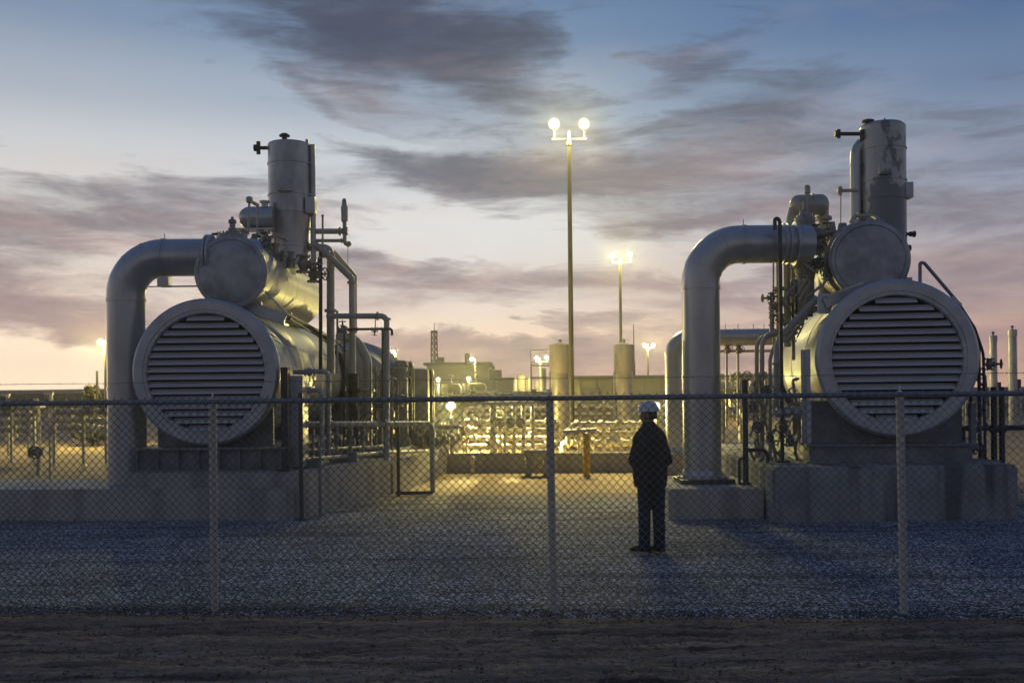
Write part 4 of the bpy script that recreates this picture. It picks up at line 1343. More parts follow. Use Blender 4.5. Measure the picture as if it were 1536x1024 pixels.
for k in range(18):
    px = rr_.uniform(1186, 1246); py = rr_.uniform(335, 428); dd = rr_.uniform(16.2, 16.7)
    b = MB(); pxtube(b, [(px, py, dd), (px + rr_.uniform(-16, 16), py, dd), (px + rr_.uniform(-16, 16), py + rr_.uniform(10, 34), dd)], rr_.uniform(.9, 2.6), bend=4, seg=8, fl=((0, .4), (1, .5)))
    b.build('instrument_tube', M['pipe_tan'] if k % 3 else M['valve'], VT)
for px, py, dd, s_, st in ((1224, 352, 16.4, .09, ZUP), (1228, 396, 16.4, .10, Vector((-.3, -.95, 0))), (1238, 412, 16.3, .08, Vector((.3, -.95, 0))), (1158, 447, 16.5, .09, Vector((-1, 0, 0))), (1166, 462, 16.5, .08, Vector((-.8, -.6, 0))), (1228, 372, 16.8, .10, Vector((0, -1, 0))), (1240, 350, 17.0, .10, ZUP), (1246, 386, 16.9, .08, Vector((.6, -.8, 0))), (1172, 480, 16.5, .08, Vector((-.8, -.6, 0)))):
    gate_valve(VT, P(px, py, dd), (0, 0, 1) if abs(st.z) < .5 else (1, 0, 0), s_, st)
b = MB(); pxtube(b, [(1236, 368, 17.4), (1300, 368, 17.6)], 6, fl=((0, .2), (0, .5))); b.build('cross_pipe', M['pipe_tan'], VT)

b = MB()
q0 = PG(1173, 640, 15.75, .80)
zz1 = P(1172, 333, 15.75).z
b.tube([q0, Vector((q0.x, q0.y, zz1)), Vector((q0.x - .03, q0.y, zz1 + .06)), Vector((q0.x - .08, q0.y, zz1 + .05)), Vector((q0.x - .08, q0.y, zz1 - .12))], .030, bend=.05, seg=10)
b.box((q0.x, q0.y, .815), (.2, .2, .03))
tag(b.build('davit_post', M['steel_dark'], None), 'thin dark post with a hooked top in front of the right valve cluster', 'post')

# feed pipes left of the right drum
FP = thing('feed_pipes', 'group of bent grey pipes running down the left side of the right compressor', 'pipes', PG(1150, 700, 16, .8))
for pts, rp, m_ in (([(1226, 446, 16.0), (1172, 503, 16.0), (1165, 520, 16.0), (1164, 622, 16.0)], 4.6, 'pipe'),
                    ([(1180, 494, 16.6), (1150, 502, 16.6), (1143, 516, 16.6), (1143, 690, 16.6)], 3.6, 'pipe'),
                    ([(1170, 500, 16.9), (1142, 506, 16.9), (1135, 518, 16.9), (1135, 690, 16.9)], 3.2, 'pipe_tan'),
                    ([(1196, 498, 16.3), (1160, 520, 16.3), (1155, 540, 16.3), (1155, 690, 16.3)], 2.8, 'pipe')):
    b = MB(); pxtube(b, pts, rp, bend=16, fl=((2, .25), (2, .6))); b.build('feed_pipe', M[m_], FP)
b = MB()
pxtube(b, [(1164, 618, 15.9), (1200, 616, 15.9)], 6.5)
for px in (1168, 1182, 1196):
    b.sphere(P(px, 619, 15.7), S(7, 15.7), 14)
b.build('manifold', M['pipe'], FP)
rr_ = random.Random(8)
for k in range(30):
    b = MB(); px = rr_.uniform(1128, 1200); py = rr_.uniform(560, 680)
    dd = rr_.uniform(15.8, 16.7)
    pxtube(b, [(px, py, dd), (px + rr_.uniform(-14, 14), py + 2, dd), (px + rr_.uniform(-14, 14), py + rr_.uniform(16, 60), dd)], rr_.uniform(.9, 2.6), bend=5, seg=8, fl=((0, .4), (1, .4)))
    b.build('instrument_tube', M['valve'], FP)
for px, py, dd, s_ in ((1140, 640, 15.9, .10), (1156, 655, 15.9, .09), (1176, 640, 15.8, .11), (1130, 610, 16.2, .10), (1150, 585, 16.0, .08), (1186, 660, 15.6, .10)):
    gate_valve(FP, P(px, py, dd), (0, 0, 1), s_, Vector((-.5, -.86, 0)))
b = MB()
pxtube(b, [(1208, 448, 16.0), (1232, 428, 15.95)], 2)
for k in range(9):
    px = 1186 + k * 5.5; py = 506 - k * 7.4
    q = P(px, py, 16.2); b.sphere(q, S(3.4, 16), 10); b.flange(q, P(px + 5, py - 7, 16.2) - q, S(4.4, 16), .03)
pxtube(b, [(1180, 514, 16.2), (1236, 438, 16.2)], 2.0)
b.build('bolted_line', M['valve'], FP)
b = MB(); q = PG(1118, 660, 15.7, .455)
b.tube([q, Vector((q.x, q.y, P(1117, 570, 15.7).z))], .045, seg=12); b.flange(q + ZUP * .02, ZUP, .09, .03)
b.tube([Vector((q.x, q.y, .9)), Vector((q.x - .1, q.y, .85)), Vector((q.x - .1, q.y, .46))], .022, bend=.06, seg=8)
b.tube([Vector((q.x, q.y, 1.0)), Vector((q.x + .35, q.y, 1.0)), Vector((q.x + .35, q.y, .46))], .03, bend=.1, seg=8)
tag(b.build('vent_standpipe', M['steel_dark'], None), 'dark upright pipe with side branches between the duct and the right plinth', 'pipe')

# right of the right drum
RC = thing('side_piping', 'dark pipes and cables hugging the right side of the right compressor', 'pipes', PG(1462, 690, 16.2, .8))
for pts, rp, bd in (([(1440, 458, 16.0), (1462, 492, 16.1), (1475, 530, 16.2), (1478, 690, 16.2)], 2.2, 30), ([(1452, 480, 16.3), (1468, 520, 16.3), (1470, 690, 16.3)], 2.6, 20),
                    ([(1445, 640, 16.4), (1445, 690, 16.4)], 3, 5), ([(1456, 590, 16.4), (1456, 690, 16.4)], 2.5, 5)):
    b = MB(); pxtube(b, pts, rp, bend=bd); b.build('cable_pipe', M['steel_dark'], RC)
rr_ = random.Random(3)
for k in range(16):
    b = MB(); px = rr_.uniform(1444, 1482); py = rr_.uniform(540, 670)
    pxtube(b, [(px, py, 16.3), (px + rr_.uniform(-12, 12), py, 16.3), (px + rr_.uniform(-12, 12), py + rr_.uniform(10, 40), 16.3)], rr_.uniform(.8, 2), bend=4, seg=8, fl=((0, .4),))
    b.build('instrument_tube', M['valve'], RC)
for px, py in ((1484, 546), (1462, 640), (1458, 672)):
    gate_valve(RC, P(px, py, 16.2), (0, 0, 1), .10, Vector((.8, -.6, 0)))
b = MB(); b.box(P(1470, 706, 15.9) + Vector((0, 0, .0)), (.9, .3, .06)); b.build('cable_tray', M['skid'], RC, ang=20); b = MB(); b.bar(P(1446, 688, 16.2), P(1500, 693, 16.2), .1, .06)
b.build('cable_tray', M['skid'], RC, ang=20)
IF = thing('pipe_railing', 'dark pipe railing at the right edge of the photo behind the right compressor', 'railing', PG(1500, 700, 16.8, 0))
b = MB(); q0, q1 = P(1440, 642, 17.3), P(1640, 640, 16.6)
b.tube([q0, q1], .045, seg=12); b.build('rail', M['steel_dark'], IF)
for px in (1490, 1502, 1600):
    b = MB(); q = P(px, 580, 17.1); b.tube([(q.x, q.y, 0), (q.x, q.y, q.z)], .05, seg=12); b.flange((q.x, q.y, 1.2), ZUP, .08, .05); b.build('post', M['steel_dark'], IF)

# second duct, farther back
d = 24.5; r = S(12.5, d)
bx = P(1010.5, 600, d).x; zt = P(1080, 506, d).z
BD = elbow_duct('elbow_duct', 'smaller pale duct behind the right duct, bending into a long horizontal pipe', 'big bent ducts',
                [Vector((bx, d, .45)), Vector((bx, d, zt)), Vector((P(1215, 506, d).x, d, zt))], r,
                [(Vector((bx, d, zpx(530, d, 1010))), ZUP), (Vector((P(1100, 506, d).x, d, zt)), X), (Vector((P(1135, 506, d).x, d, zt)), X)], .45)
for px in (1088, 1107, 1130, 1146):
    b = MB(); b.cyl(P(px, 496, d), P(px, 486, d), .008, seg=5)
    b.build('lifting_pin', M['steel_dark'], BD)
b = MB(); pxtube(b, [(1020, 527, 24.7), (1160, 526, 24.7)], 2.2); b.build('trace_line', M['pipe_tan'], BD)
for px in (1090, 1107):
    b = MB(); pxtube(b, [(px, 512, 24.6), (px, 640, 24.6)], 1.8, fl=((0, .1), (0, .4)))
    b.build('hanger_pipe', M['pipe_tan'], BD)
for px in (1090, 1107):
    gate_valve(BD, P(px, 524, 24.6), (0, 0, 1), .10, Vector((.3, -.95, 0)))
b = MB(); b.prism([(bx - .7, 23.9), (bx + 2.6, 23.9), (bx + 2.6, 26.5), (bx - .7, 26.5)], -.1, .45, .02)
tag(b.build('concrete_block', M['conc_yard'], None, ang=50), 'pale concrete footing under the smaller duct behind the man', 'footing')
# ================================================================== yard between the machines
b = MB(); b.prism([(-2.34, 19.35), (-1.64, 25.0), (-1.98, 25.1), (-2.66, 19.35)], -.2, .62, .02)
tag(b.build('concrete_wall', M['conc_yard'], None, ang=50), 'pale low concrete wall running back from the end of the left plinth', 'wall')
b = MB(); b.prism([(-1.98, 25.12), (4.1, 24.6), (4.1, 25.0), (-1.98, 25.55)], -.2, .43, .02)
tag(b.build('concrete_wall', M['conc_yard'], None, ang=50), 'long low floodlit concrete wall across the middle of the yard', 'wall')
b = MB(); q = PG(803, 705, 23.9, 0)
b.box((q.x + .06, 23.95, .50), (.66, .6, .16), bev=.015)
b.box((q.x - .16, 23.95, .20), (.16, .5, .44)); b.box((q.x + .28, 23.95, .20), (.16, .5, .44))
tag(b.build('concrete_step', M['conc_yard'], None, ang=40), 'bright concrete step block in front of the long floodlit wall', 'step')
BO = thing('bollard', 'yellow bollard pipe standing in front of the long floodlit wall', 'bollard', PG(880, 712, 23.7, 0))
b = MB(); q = PG(880, 712, 23.7, 0); b.lathe([(.085, -.1), (.085, .92), (.07, .97), (.03, .99)], q, ZUP, 16); b.build('bollard_post', M['yellow'], BO)
b = MB(); b.cyl(q + Vector((-.55, .1, .98)), q + Vector((.25, .1, 1.02)), .07, seg=12); b.flange(q + Vector((-.2, .1, 1.0)), X, .12, .05); b.build('cross_pipe', M['pipe_pale'], BO)

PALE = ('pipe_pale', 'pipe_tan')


def pipe_rack(label, px0, px1, rows, d, posts, rp, seed, valves=4, mats=PALE, depth=1.2, extra=8):
    rr = random.Random(seed)
    root = thing('pipe_rack', label, 'pipe rack', PG((px0 + px1) / 2, 690, d, 0), 'pipe racks in the yard')
    for i, py in enumerate(rows):
        b = MB()
        dd = d + depth * i / max(1, len(rows) - 1)
        off = rr.uniform(-8, 8)
        pxtube(b, [(px0 + off, py + 16, dd), (px0 + off, py, dd), (px1 + off, py, dd), (px1 + off, py + rr.choice((-14, 14)), dd)], rp * rr.uniform(.7, 1.15), bend=6,
               fl=tuple((1, t) for t in (.08, .24, .4, .41, .6, .78, .92)))
        b.build('pipe', M[mats[i % len(mats)]], root)
    for px in posts:
        b = MB(); q = PG(px, 690, d + .4, 0); zt_ = P(px, min(rows) - 3, d + .4).z
        b.box((q.x, q.y, zt_ / 2), (.07, .10, zt_)); b.box((q.x, q.y + .4, zt_), (.07, depth + .3, .08)); b.box((q.x, q.y, .015), (.2, .24, .03))
        b.build('post', M['pipe_tan'], root, ang=20)
    for k in range(valves):
        gate_valve(root, P(rr.uniform(px0, px1), rr.choice(rows) - rr.uniform(0, 4), d - .15), (1, 0, 0), rr.uniform(.11, .17), ZUP if k % 2 else Vector((0, -1, 0)), m='pipe_pale' if mats is PALE else 'valve')
    for k in range(extra):
        px = rr.uniform(px0, px1); py = rr.choice(rows)
        dd = d + rr.uniform(-.2, depth)
        b = MB()
        pxtube(b, [(px, py, dd), (px + rr.uniform(-10, 10), py + rr.uniform(6, 12), dd), (px + rr.uniform(-10, 10), py + rr.uniform(16, 40), dd)], rr.uniform(1, 2.2), bend=4, seg=8, fl=((0, .5), (1, .5)))
        b.build('branch_pipe', M[mats[1]], root)
    return root


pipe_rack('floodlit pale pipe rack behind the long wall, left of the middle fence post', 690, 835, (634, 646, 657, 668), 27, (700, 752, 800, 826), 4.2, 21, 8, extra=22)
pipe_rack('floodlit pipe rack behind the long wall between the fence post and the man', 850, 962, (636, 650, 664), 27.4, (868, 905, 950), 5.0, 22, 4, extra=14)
pipe_rack('dim pipe rack with scattered valves just right of the guard pipe', 588, 688, (640, 652, 664), 24.5, (598, 626, 662), 2.6, 23, 8, mats=('pipe', 'pipe_tan'), extra=16)

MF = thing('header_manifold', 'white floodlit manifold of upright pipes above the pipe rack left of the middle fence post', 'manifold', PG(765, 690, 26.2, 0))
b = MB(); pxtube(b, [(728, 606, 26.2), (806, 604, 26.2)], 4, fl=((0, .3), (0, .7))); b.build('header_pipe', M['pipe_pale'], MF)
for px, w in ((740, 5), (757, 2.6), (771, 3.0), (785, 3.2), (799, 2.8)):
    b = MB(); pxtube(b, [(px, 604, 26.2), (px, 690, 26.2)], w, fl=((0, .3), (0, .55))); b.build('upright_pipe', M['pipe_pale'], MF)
for px in (750, 765, 780):
    gate_valve(MF, P(px, 634, 26.0), (0, 0, 1), .15, Vector((0, -1, 0)), m='pipe_pale')
b = MB(); q = PG(678, 690, 25.7, 0); zt_ = P(678, 628, 25.7).z
b.lathe([(.07, 0), (.07, .06), (.055, .07), (.05, zt_), (.02, zt_ + .03)], q, ZUP, 12)
tag(b.build('steel_post', M['pipe_pale'], None), 'short white floodlit post behind the corner where the two low walls meet', 'post')
b = MB(); q = PG(709, 706, 24.6, 0); b.lathe([(.05, 0), (.05, .25), (.07, .26), (.07, .36), (.02, .40)], q, ZUP, 12)
tag(b.build('marker_post', M['pipe_pale'], None), 'tiny pale marker stub against the left half of the long wall', 'post')

pipe_rack('farther floodlit pipe rack behind the two nearer ones in the middle of the yard', 700, 1000, (612, 622, 632), 37, (720, 770, 812, 872, 905, 965), 4.0, 25, 8, extra=26)
pipe_rack('tangle of thin floodlit pipes far behind the white manifold', 690, 830, (590, 600, 610), 50, (700, 745, 790, 822), 3.4, 26, 4, mats=('pipe_tan', 'pipe'), extra=18)
pipe_rack('dark pipe rack under the two domed tanks', 640, 735, (596, 606), 50, (650, 690, 725), 4.0, 27, 4, mats=('pipe', 'pipe_tan'), extra=14)
# two silencers
for px, pxw, d, lab in ((841.5, 16.5, 35.0, 'rust streaked silencer stack beside the tall light pole'), (937, 15.5, 36.0, 'rust streaked silencer stack under the second light pole, above the man')):
    q = PG(px, 640, d, 0); s = S(1, d)
    root = thing('silencer_stack', lab, 'stack', q, 'silencer stacks in the yard')
    z_top, z_mid, z_c = P(px, 517, d).z, P(px, 557, d).z, P(px, 514, d).z
    b = MB(); b.lathe([(pxw * s * .92, z_mid - .06), (pxw * s, z_mid), (pxw * s, z_top - .03), (pxw * s * 1.02, z_top - .02), (pxw * s * 1.02, z_top), (.05, z_top + .09)], q, ZUP, 32)
    b.lathe([(.05, z_top + .05), (.05, z_top + .17), (.09, z_top + .18), (.03, z_top + .22)], q, ZUP, 10)
    b.build('silencer_drum', M['silencer'], root)
    b = MB(); b.lathe([(pxw * s * .80, 0), (pxw * s * .80, z_mid - .05), (pxw * s * .92, z_mid - .02)], q, ZUP, 32); b.build('stack_body', M['pipe_tan'], root)
    b = MB(); b.tube([q + Vector((-pxw * s * .95, -.05, 0)), q + Vector((-pxw * s * .95, -.05, z_mid))], .05, seg=8); b.build('drain_pipe', M['pipe'], root)

# far buildings and tanks
def building(name, label, px0, px1, py_top, d, dep, m, grp=None, roofm='roof', doors=(), vents=()):
    q0, q1 = P(px0, py_top, d), P(px1, py_top, d)
    h = (q0.z + q1.z) / 2
    root = thing(name, label, 'building', ((q0.x + q1.x) / 2, d, 0), grp)
    b = MB(); b.box(((q0.x + q1.x) / 2, d + dep / 2, h / 2 - .2), (q1.x - q0.x, dep, h + .4 - .01))
    n = int((q1.x - q0.x) / .9)
    for k in range(n):
        b.box((q0.x + .45 + k * (q1.x - q0.x) / n, d - .02, h / 2), (.10, .05, h - .05))
    b.build('wall', M[m], root, ang=20)
    b = MB(); b.box(((q0.x + q1.x) / 2, d + dep / 2, h + .1), (q1.x - q0.x + .5, dep + .5, .22)); b.build('roof', M[roofm], root, ang=20)
    for px, w, hh in doors:
        b = MB(); q = P(px, 600, d); b.box((q.x, d - .06, hh / 2), (w, .06, hh)); b.build('door', M['roof'], root, ang=20)
    for px, w, hh in vents:
        q = P(px, 600, d); b = MB(); b.box((q.x, d + 2, h + hh / 2 + .2), (w, w, hh)); b.build('roof_vent', M['roof'], root, ang=20)
    return root


building('control_building', 'tan building below the lattice tower in the far middle', 640, 733, 547, 82, 16, 'wall_tan', doors=((668, 1.4, 2.4), (716, 3, 3)), vents=((660, .5, .5), (700, .4, .8)))
building('pump_house', 'low tan shed right of the tan building with the lattice tower', 733, 771, 570, 84, 12, 'wall_tan', vents=((742, 1.2, .7),))
building('process_hall', 'long low olive building behind the two silencer stacks', 858, 1002, 568, 62, 14, 'wall_green', doors=((885, 1.2, 2.2),))
building('storage_shed', 'long low floodlit olive wall of a shed behind the white manifold', 640, 836, 598, 44, 8, 'wall_green', doors=((715, 1.2, 1.5),))
building('far_shed', 'low bluish shed beyond the pipe railing at the right edge', 1446, 1700, 604, 70, 10, 'shed_blue')
building('far_shed', 'long dark shed on the left horizon behind the yard piping', -60, 140, 590, 120, 14, 'soil_dark')
for px, w, py0, lab in ((677, 16, 575, 'squat dark domed tank without a brim in front of the tan building'), (716, 15, 574, 'squat dark domed tank with a wide brim in front of the tan building')):
    d = 56; q = PG(px, 640, d, 0); s = S(1, d)
    root = thing('storage_tank', lab, 'tank', q, 'dark tanks')
    zt_ = P(px, py0, d).z
    b = MB(); b.lathe([(w * s, 0), (w * s, zt_ - .35), (w * s * .97, zt_ - .22), (w * s * .8, zt_ - .05), (w * s * .4, zt_), (.05, zt_ + .03)], q, ZUP, 32); b.build('tank_body', M['tank_dark'], root)
    b = MB(); b.lathe([(.05, zt_), (.05, zt_ + .35), (.14, zt_ + .36), (.14, zt_ + .45), (.02, zt_ + .5)], q, ZUP, 10); b.build('tank_vent', M['valve'], root)
    if px > 700:
        b = MB(); b.lathe([(w * s * 1.0, zt_ - .62), (w * s * 1.35, zt_ - .6), (w * s * 1.35, zt_ - .5), (w * s, zt_ - .46)], q, ZUP, 32); b.build('walkway', M['steel_dark'], root)
    else:
        b = MB(); b.tube([q + Vector((w * s + .15, 0, 0)), q + Vector((w * s + .15, 0, zt_))], .05, seg=8); b.build('side_pipe', M['pipe_tan'], root)

# process tower with platforms, flue
PT = thing('process_column', 'thin process column with platforms between the two silencer stacks and the tan shed', 'column', PG(813, 640, 60, 0))
b = MB(); q = PG(815, 640, 60, 0); b.cyl(q, Vector((q.x, q.y, P(815, 552, 60).z)), .22, seg=14); b.build('column_body', M['pipe'], PT)
b = MB()
for py in (548, 566):
    z = P(815, py, 60).z; b.box((q.x, 60, z), (1.5, 1.2, .06))
    for s_ in (-.72, .72):
        b.cyl((q.x + s_, 59.5, z), (q.x + s_, 59.5, z + .9), .025, seg=6)
    b.cyl((q.x - .72, 59.5, z + .9), (q.x + .72, 59.5, z + .9), .025, seg=6)
for s_ in (-.7, .7):
    b.cyl((q.x + s_, 60.4, 0), (q.x + s_, 60.4, P(815, 545, 60).z), .06, seg=6)
b.build('platform', M['steel_dark'], PT, ang=20)
b = MB(); q = PG(782, 640, 64, 0)
for dx, w, py in ((0, .30, 560), (.5, .22, 566), (-.35, .16, 566), (1.0, .14, 570)):
    b.lathe([(w, 0), (w, P(782, py + 5, 64).z), (w * .4, P(782, py, 64).z)], q + X * dx, ZUP, 12)
tag(b.build('white_column', M['pipe_pale'], None), 'cluster of small white lit columns left of the process column', 'column')

# lattice tower and masts
LT = thing('lattice_tower', 'lattice radio tower rising behind the tan building', 'tower', PG(653, 640, 150, 0))
b = MB(); q = PG(653, 640, 150, 0); zt_ = P(653, 498, 150).z
w0, w1 = .58, .40
for sx, sy in ((-1, -1), (1, -1), (0, 1)):
    b.cyl(q + Vector((sx * w0, sy * w0, 0)), Vector((q.x + sx * w1, q.y + sy * w1, zt_)), .11, seg=6)
n = 13
for k in range(n):
    z0, z1 = zt_ * k / n, zt_ * (k + 1) / n
    wa, wb = w0 + (w1 - w0) * k / n, w0 + (w1 - w0) * (k + 1) / n
    b.cyl(Vector((q.x - wa, q.y - wa, z0)), Vector((q.x + wb, q.y - wb, z1)), .085, seg=5)
    b.cyl(Vector((q.x + wa, q.y - wa, z0)), Vector((q.x - wb, q.y - wb, z1)), .085, seg=5)
    b.cyl(Vector((q.x - wb, q.y - wb, z1)), Vector((q.x + wb, q.y - wb, z1)), .085, seg=5)
b.build('lattice_frame', M['steel_dark'], LT)
b = MB(); b.cyl(Vector((q.x, q.y, zt_ - .5)), Vector((q.x, q.y, P(653, 484, 150).z)), .10, .03, seg=6)
b.box((q.x, q.y, zt_ + .1), (1.0, 1.0, .2)); b.build('antenna', M['steel_dark'], LT, ang=20)
b = MB(); q = PG(952, 640, 100, 0); b.cyl(q, Vector((q.x, q.y, P(951, 487, 100).z)), .12, .04, seg=8)
b.lathe([(.13, 0), (.13, 2)], Vector((q.x, q.y, 3)), ZUP, 8)
tag(b.build('antenna_mast', M['steel_dark'], None), 'thin dark antenna mast right of the second silencer stack', 'mast')

# thin stacks on the right
for px, py, w, lab in ((1491, 503, 5.6, 'shorter of the two slim stacks at the right edge'), (1520, 494, 6.4, 'taller of the two slim stacks at the right edge')):
    d = 46; q = PG(px, 640, d, 0); s = S(1, d)
    root = thing('slim_stack', lab, 'stack', q, 'slim stacks on the right')
    zt_ = P(px, py, d).z
    b = MB(); b.lathe([(w * s * 1.05, 0), (w * s, zt_ * .5), (w * s * .93, zt_ - .3), (w * s * 1.05, zt_ - .29), (w * s * 1.05, zt_ - .02), (w * s * .8, zt_)], q, ZUP, 20); b.build('stack_body', M['stack'], root)
    b = MB(); b.lathe([(.04, zt_ - .05), (.04, zt_ + .1), (.1, zt_ + .11), (.03, zt_ + .18)], q, ZUP, 8)
    b.box(q + Vector((w * s + .05, 0, zt_ * .45)), (.16, .2, .5)); b.build('rain_cap', M['steel_dark'], root)
    b = MB(); b.tube([q + Vector((w * s + .1, -.1, 0)), q + Vector((w * s + .1, -.1, zt_ * .42))], .06, seg=8); b.build('side_pipe', M['pipe'], root)

# left yard piping
pipe_rack('dim tan pipe rack in the yard at the far left edge of the photo', -60, 62, (612, 622, 633, 645), 30, (-20, 18, 52), 4.0, 31, 5, mats=('pipe_tan', 'pipe'), extra=12)
pipe_rack('dim tan pipe rack in the yard just left of the left duct', 78, 186, (608, 618, 630, 642), 28, (82, 126, 160), 4.4, 32, 5, mats=('pipe_tan', 'pipe'), extra=16)
pipe_rack('farther dim pipe rack in the left yard behind the two nearer ones', -30, 170, (606, 613, 620), 44, (10, 60, 110, 150), 3.0, 33, 3, mats=('pipe', 'pipe_tan'), extra=8)
b = MB(); q = PG(58, 690, 24.5, 0)
GV = thing('ground_valve', 'dark valve on a short riser alone on the sand at the left', 'valve', q)
b.lathe([(.06, 0), (.06, .55)], q, ZUP, 10); b.flange(q + ZUP * .3, ZUP, .12, .04); b.build('riser', M['pipe'], GV)
gate_valve(GV, q + ZUP * .62, X, .19, Vector((.2, -.97, 0)).normalized())
for px, py, d, lab in ((13, 592, 34, 'short capped vent pipe at the far left above the yard piping'), (78, 590, 32, 'short vent pipe with a double cap between the two left yard racks'), (75, 700, 20.5, 'thin green pipe stake on the sand right of the lone valve')):
    b = MB(); q = PG(px, 690, d, 0); z = P(px, py if d > 22 else 660, d).z
    b.cyl(q, Vector((q.x, d, z)), .05 if d > 22 else .025, seg=10)
    if d > 22:
        b.box((q.x - .08, d, z), (.28, .12, .07))
    tag(b.build('vent_pipe', M['pipe_tan'], None), lab, 'pipe')
b = MB(); q = PG(147, 690, 40, 0); b.cyl(q, Vector((q.x, 40, P(147, 556, 40).z)), .07, .05, seg=8)
tag(b.build('marker_pole', M['pole'], None), 'bare dark pole just left of the left duct', 'pole')
BUSH = MB(); rr_ = random.Random(2)
for k in range(260):
    a = rr_.random() * 6.28; t = rr_.random()
    c = PG(140, 690, 41, 0) + Vector((math.cos(a) * .8 * rr_.random() ** .5 * (1.1 - t), math.sin(a) * .5, .2 + t * 2.2))
    n_ = Vector((rr_.uniform(-1, 1), rr_.uniform(-1, 1), rr_.uniform(-.3, 1))).normalized(); u_ = n_.orthogonal().normalized() * .13; v_ = n_.cross(u_) * 1.4
    BUSH.bm.faces.new([BUSH.bm.verts.new(c + w_) for w_ in (u_, v_, -u_, -v_)])
BUSH.cyl(PG(140, 690, 41, 0), PG(140, 690, 41, 1.6), .05, seg=6)
tag(BUSH.build('shrub', M['leaf'], None, smooth=False), 'spindly shrub on the left horizon beside the left duct', 'shrub')
# right yard
pipe_rack('dark pipe rack in the yard beyond the railing at the right edge', 1440, 1620, (596, 608), 52, (1450, 1500, 1560), 4.0, 41, 3, mats=('pipe', 'skid'), extra=10)
pipe_rack('lit pipe rack seen between the right duct and the valve cluster', 1072, 1160, (566, 584, 604, 624), 26.5, (1082, 1112, 1150), 4.2, 42, 7, extra=20)
b = MB(); q0, q1 = P(1082, 588, 27.2), P(1112, 588, 27.2); r_ = S(17, 27)
SV = thing('separator_vessel', 'pale lit vessel with a domed end behind the right duct', 'vessel', PG(1098, 690, 27.3, 0))
b.lathe([(r_, 0), (r_, (q1 - q0).length)], q0, X, 24); b.dome(q0, -X, r_, r_ * .6); b.dome(q1, X, r_, r_ * .6); b.build('vessel_body', M['pipe_pale'], SV)
for q in (q0, q1):
    b = MB(); b.box((q.x, q.y, q.z / 2), (.1, .4, q.z)); b.build('vessel_leg', M['skid'], SV, ang=20)

# ================================================================== lamps
LIGHTS = []


def lamp_light(loc, power, radius, col=(1.0, .84, .27)):
    l = bpy.data.lights.new('lamp_bulb', 'POINT')
    l.energy = power; l.shadow_soft_size = radius; l.color = col
    o = bpy.data.objects.new('lamp_bulb', l); COL.objects.link(o); o.location = loc
    return o


def lamp_beam(loc, aim, power, size, blend, radius, col=(1.0, .84, .30)):
    """the beam a lamp's reflector throws"""
    l = bpy.data.lights.new('lamp_beam', 'SPOT')
    l.energy = power; l.shadow_soft_size = radius; l.color = col; l.spot_size = math.radians(size); l.spot_blend = blend
    o = bpy.data.objects.new('lamp_beam', l); COL.objects.link(o); o.location = loc
    o.rotation_euler = Vector(aim).normalized().to_track_quat('-Z', 'Y').to_euler()
    return o


def light_pole(name, label, px, d, heads, py_top, rw, hr, power, grp=None, beam=0):
    q = PG(px, 640, d, 0)
    zt_ = P(px, py_top, d).z
    root = thing(name, label, 'light pole', q, grp)
    b = MB(); b.lathe([(rw * 2.2, 0), (rw * 2.2, .04), (rw * 1.2, .06), (rw * 1.12, .4), (rw * .82, zt_ - .3), (rw * 1.1, zt_ - .28), (rw * 1.1, zt_ - .2), (rw * .7, zt_ - .1), (rw * .35, zt_ + .2)], q, ZUP, 16)
    b.build('pole', M['pole'], root)
    zb = zt_ - .06
    xs_ = [P(hx, hy, d).x for hx, hy in heads]
    b = MB(); b.box(((min(xs_ + [q.x]) + max(xs_ + [q.x])) / 2, d, zb), (max(xs_ + [q.x]) - min(xs_ + [q.x]) + hr * .8, rw * .5, rw * .6)); b.build('crossbar', M['pole'], root, ang=20)
    for hx, hy in heads:
        c = P(hx, hy, d)
        b = MB(); b.cyl((c.x, d, zb), (c.x, d + hr * .3, c.z), rw * .22, seg=8); b.build('arm', M['pole'], root)
        ax = Vector((0, -.95, -.30)).normalized()
        b = MB(); b.lathe([(hr * .3, -hr * 1.1), (hr * .62, -hr * .95), (hr * .95, -hr * .35), (hr * 1.0, -.02), (hr * 1.0, .0)], c, ax, 24)
        hd_ = b.build('lamp_head', M['lampcase'], root)
        b = MB(); b.dome(c + ax * .004, ax, hr * .97, hr * .9, 28, 9); b.build('lens', M['lens'], hd_)
        if power:
            lamp_light(c + ax * (hr * 1.05), power, .04)
            if beam:
                lamp_beam(c + ax * (hr * 1.1), Vector((0, d - 10.2, 0)) - Vector((0, d, c.z)), beam, 44, 1.0, .10)
    return root


light_pole('light_pole', 'tallest light pole with two dazzling floodlights, in the middle of the photo', 858, 34, ((831, 186), (876, 186)), 206, .085, .21, 900, 'twin floodlight poles', beam=5500)
light_pole('light_pole', 'second tallest light pole with two lit floodlights, rising behind a silencer stack', 932.5, 62, ((919, 383), (945, 382)), 392, .10, .20, 1300, 'twin floodlight poles')
light_pole('light_pole', 'thin pale light pole with two lit heads left of the small duct', 973, 66, ((966.5, 517.5), (980, 517.5)), 520, .07, .17, 800, 'twin floodlight poles')
light_pole('light_pole', 'short light pole with two lit heads left of the first silencer stack', 811, 62, ((805, 537), (820, 536)), 541, .07, .16, 700, 'twin floodlight poles')
light_pole('light_pole', 'light pole with a single lit head in front of the tan building', 714, 60, ((708, 538.5),), 540, .07, .16, 900, 'single lamp poles')
light_pole('light_pole', 'light pole with a single lit head just right of the left loop pipe', 595, 56, ((590, 527),), 529, .07, .15, 700, 'single lamp poles')
light_pole('light_pole', 'light pole with a single glowing head partly behind the left duct', 159.5, 40, ((151, 513),), 513, .07, .16, 1700, 'single lamp poles')


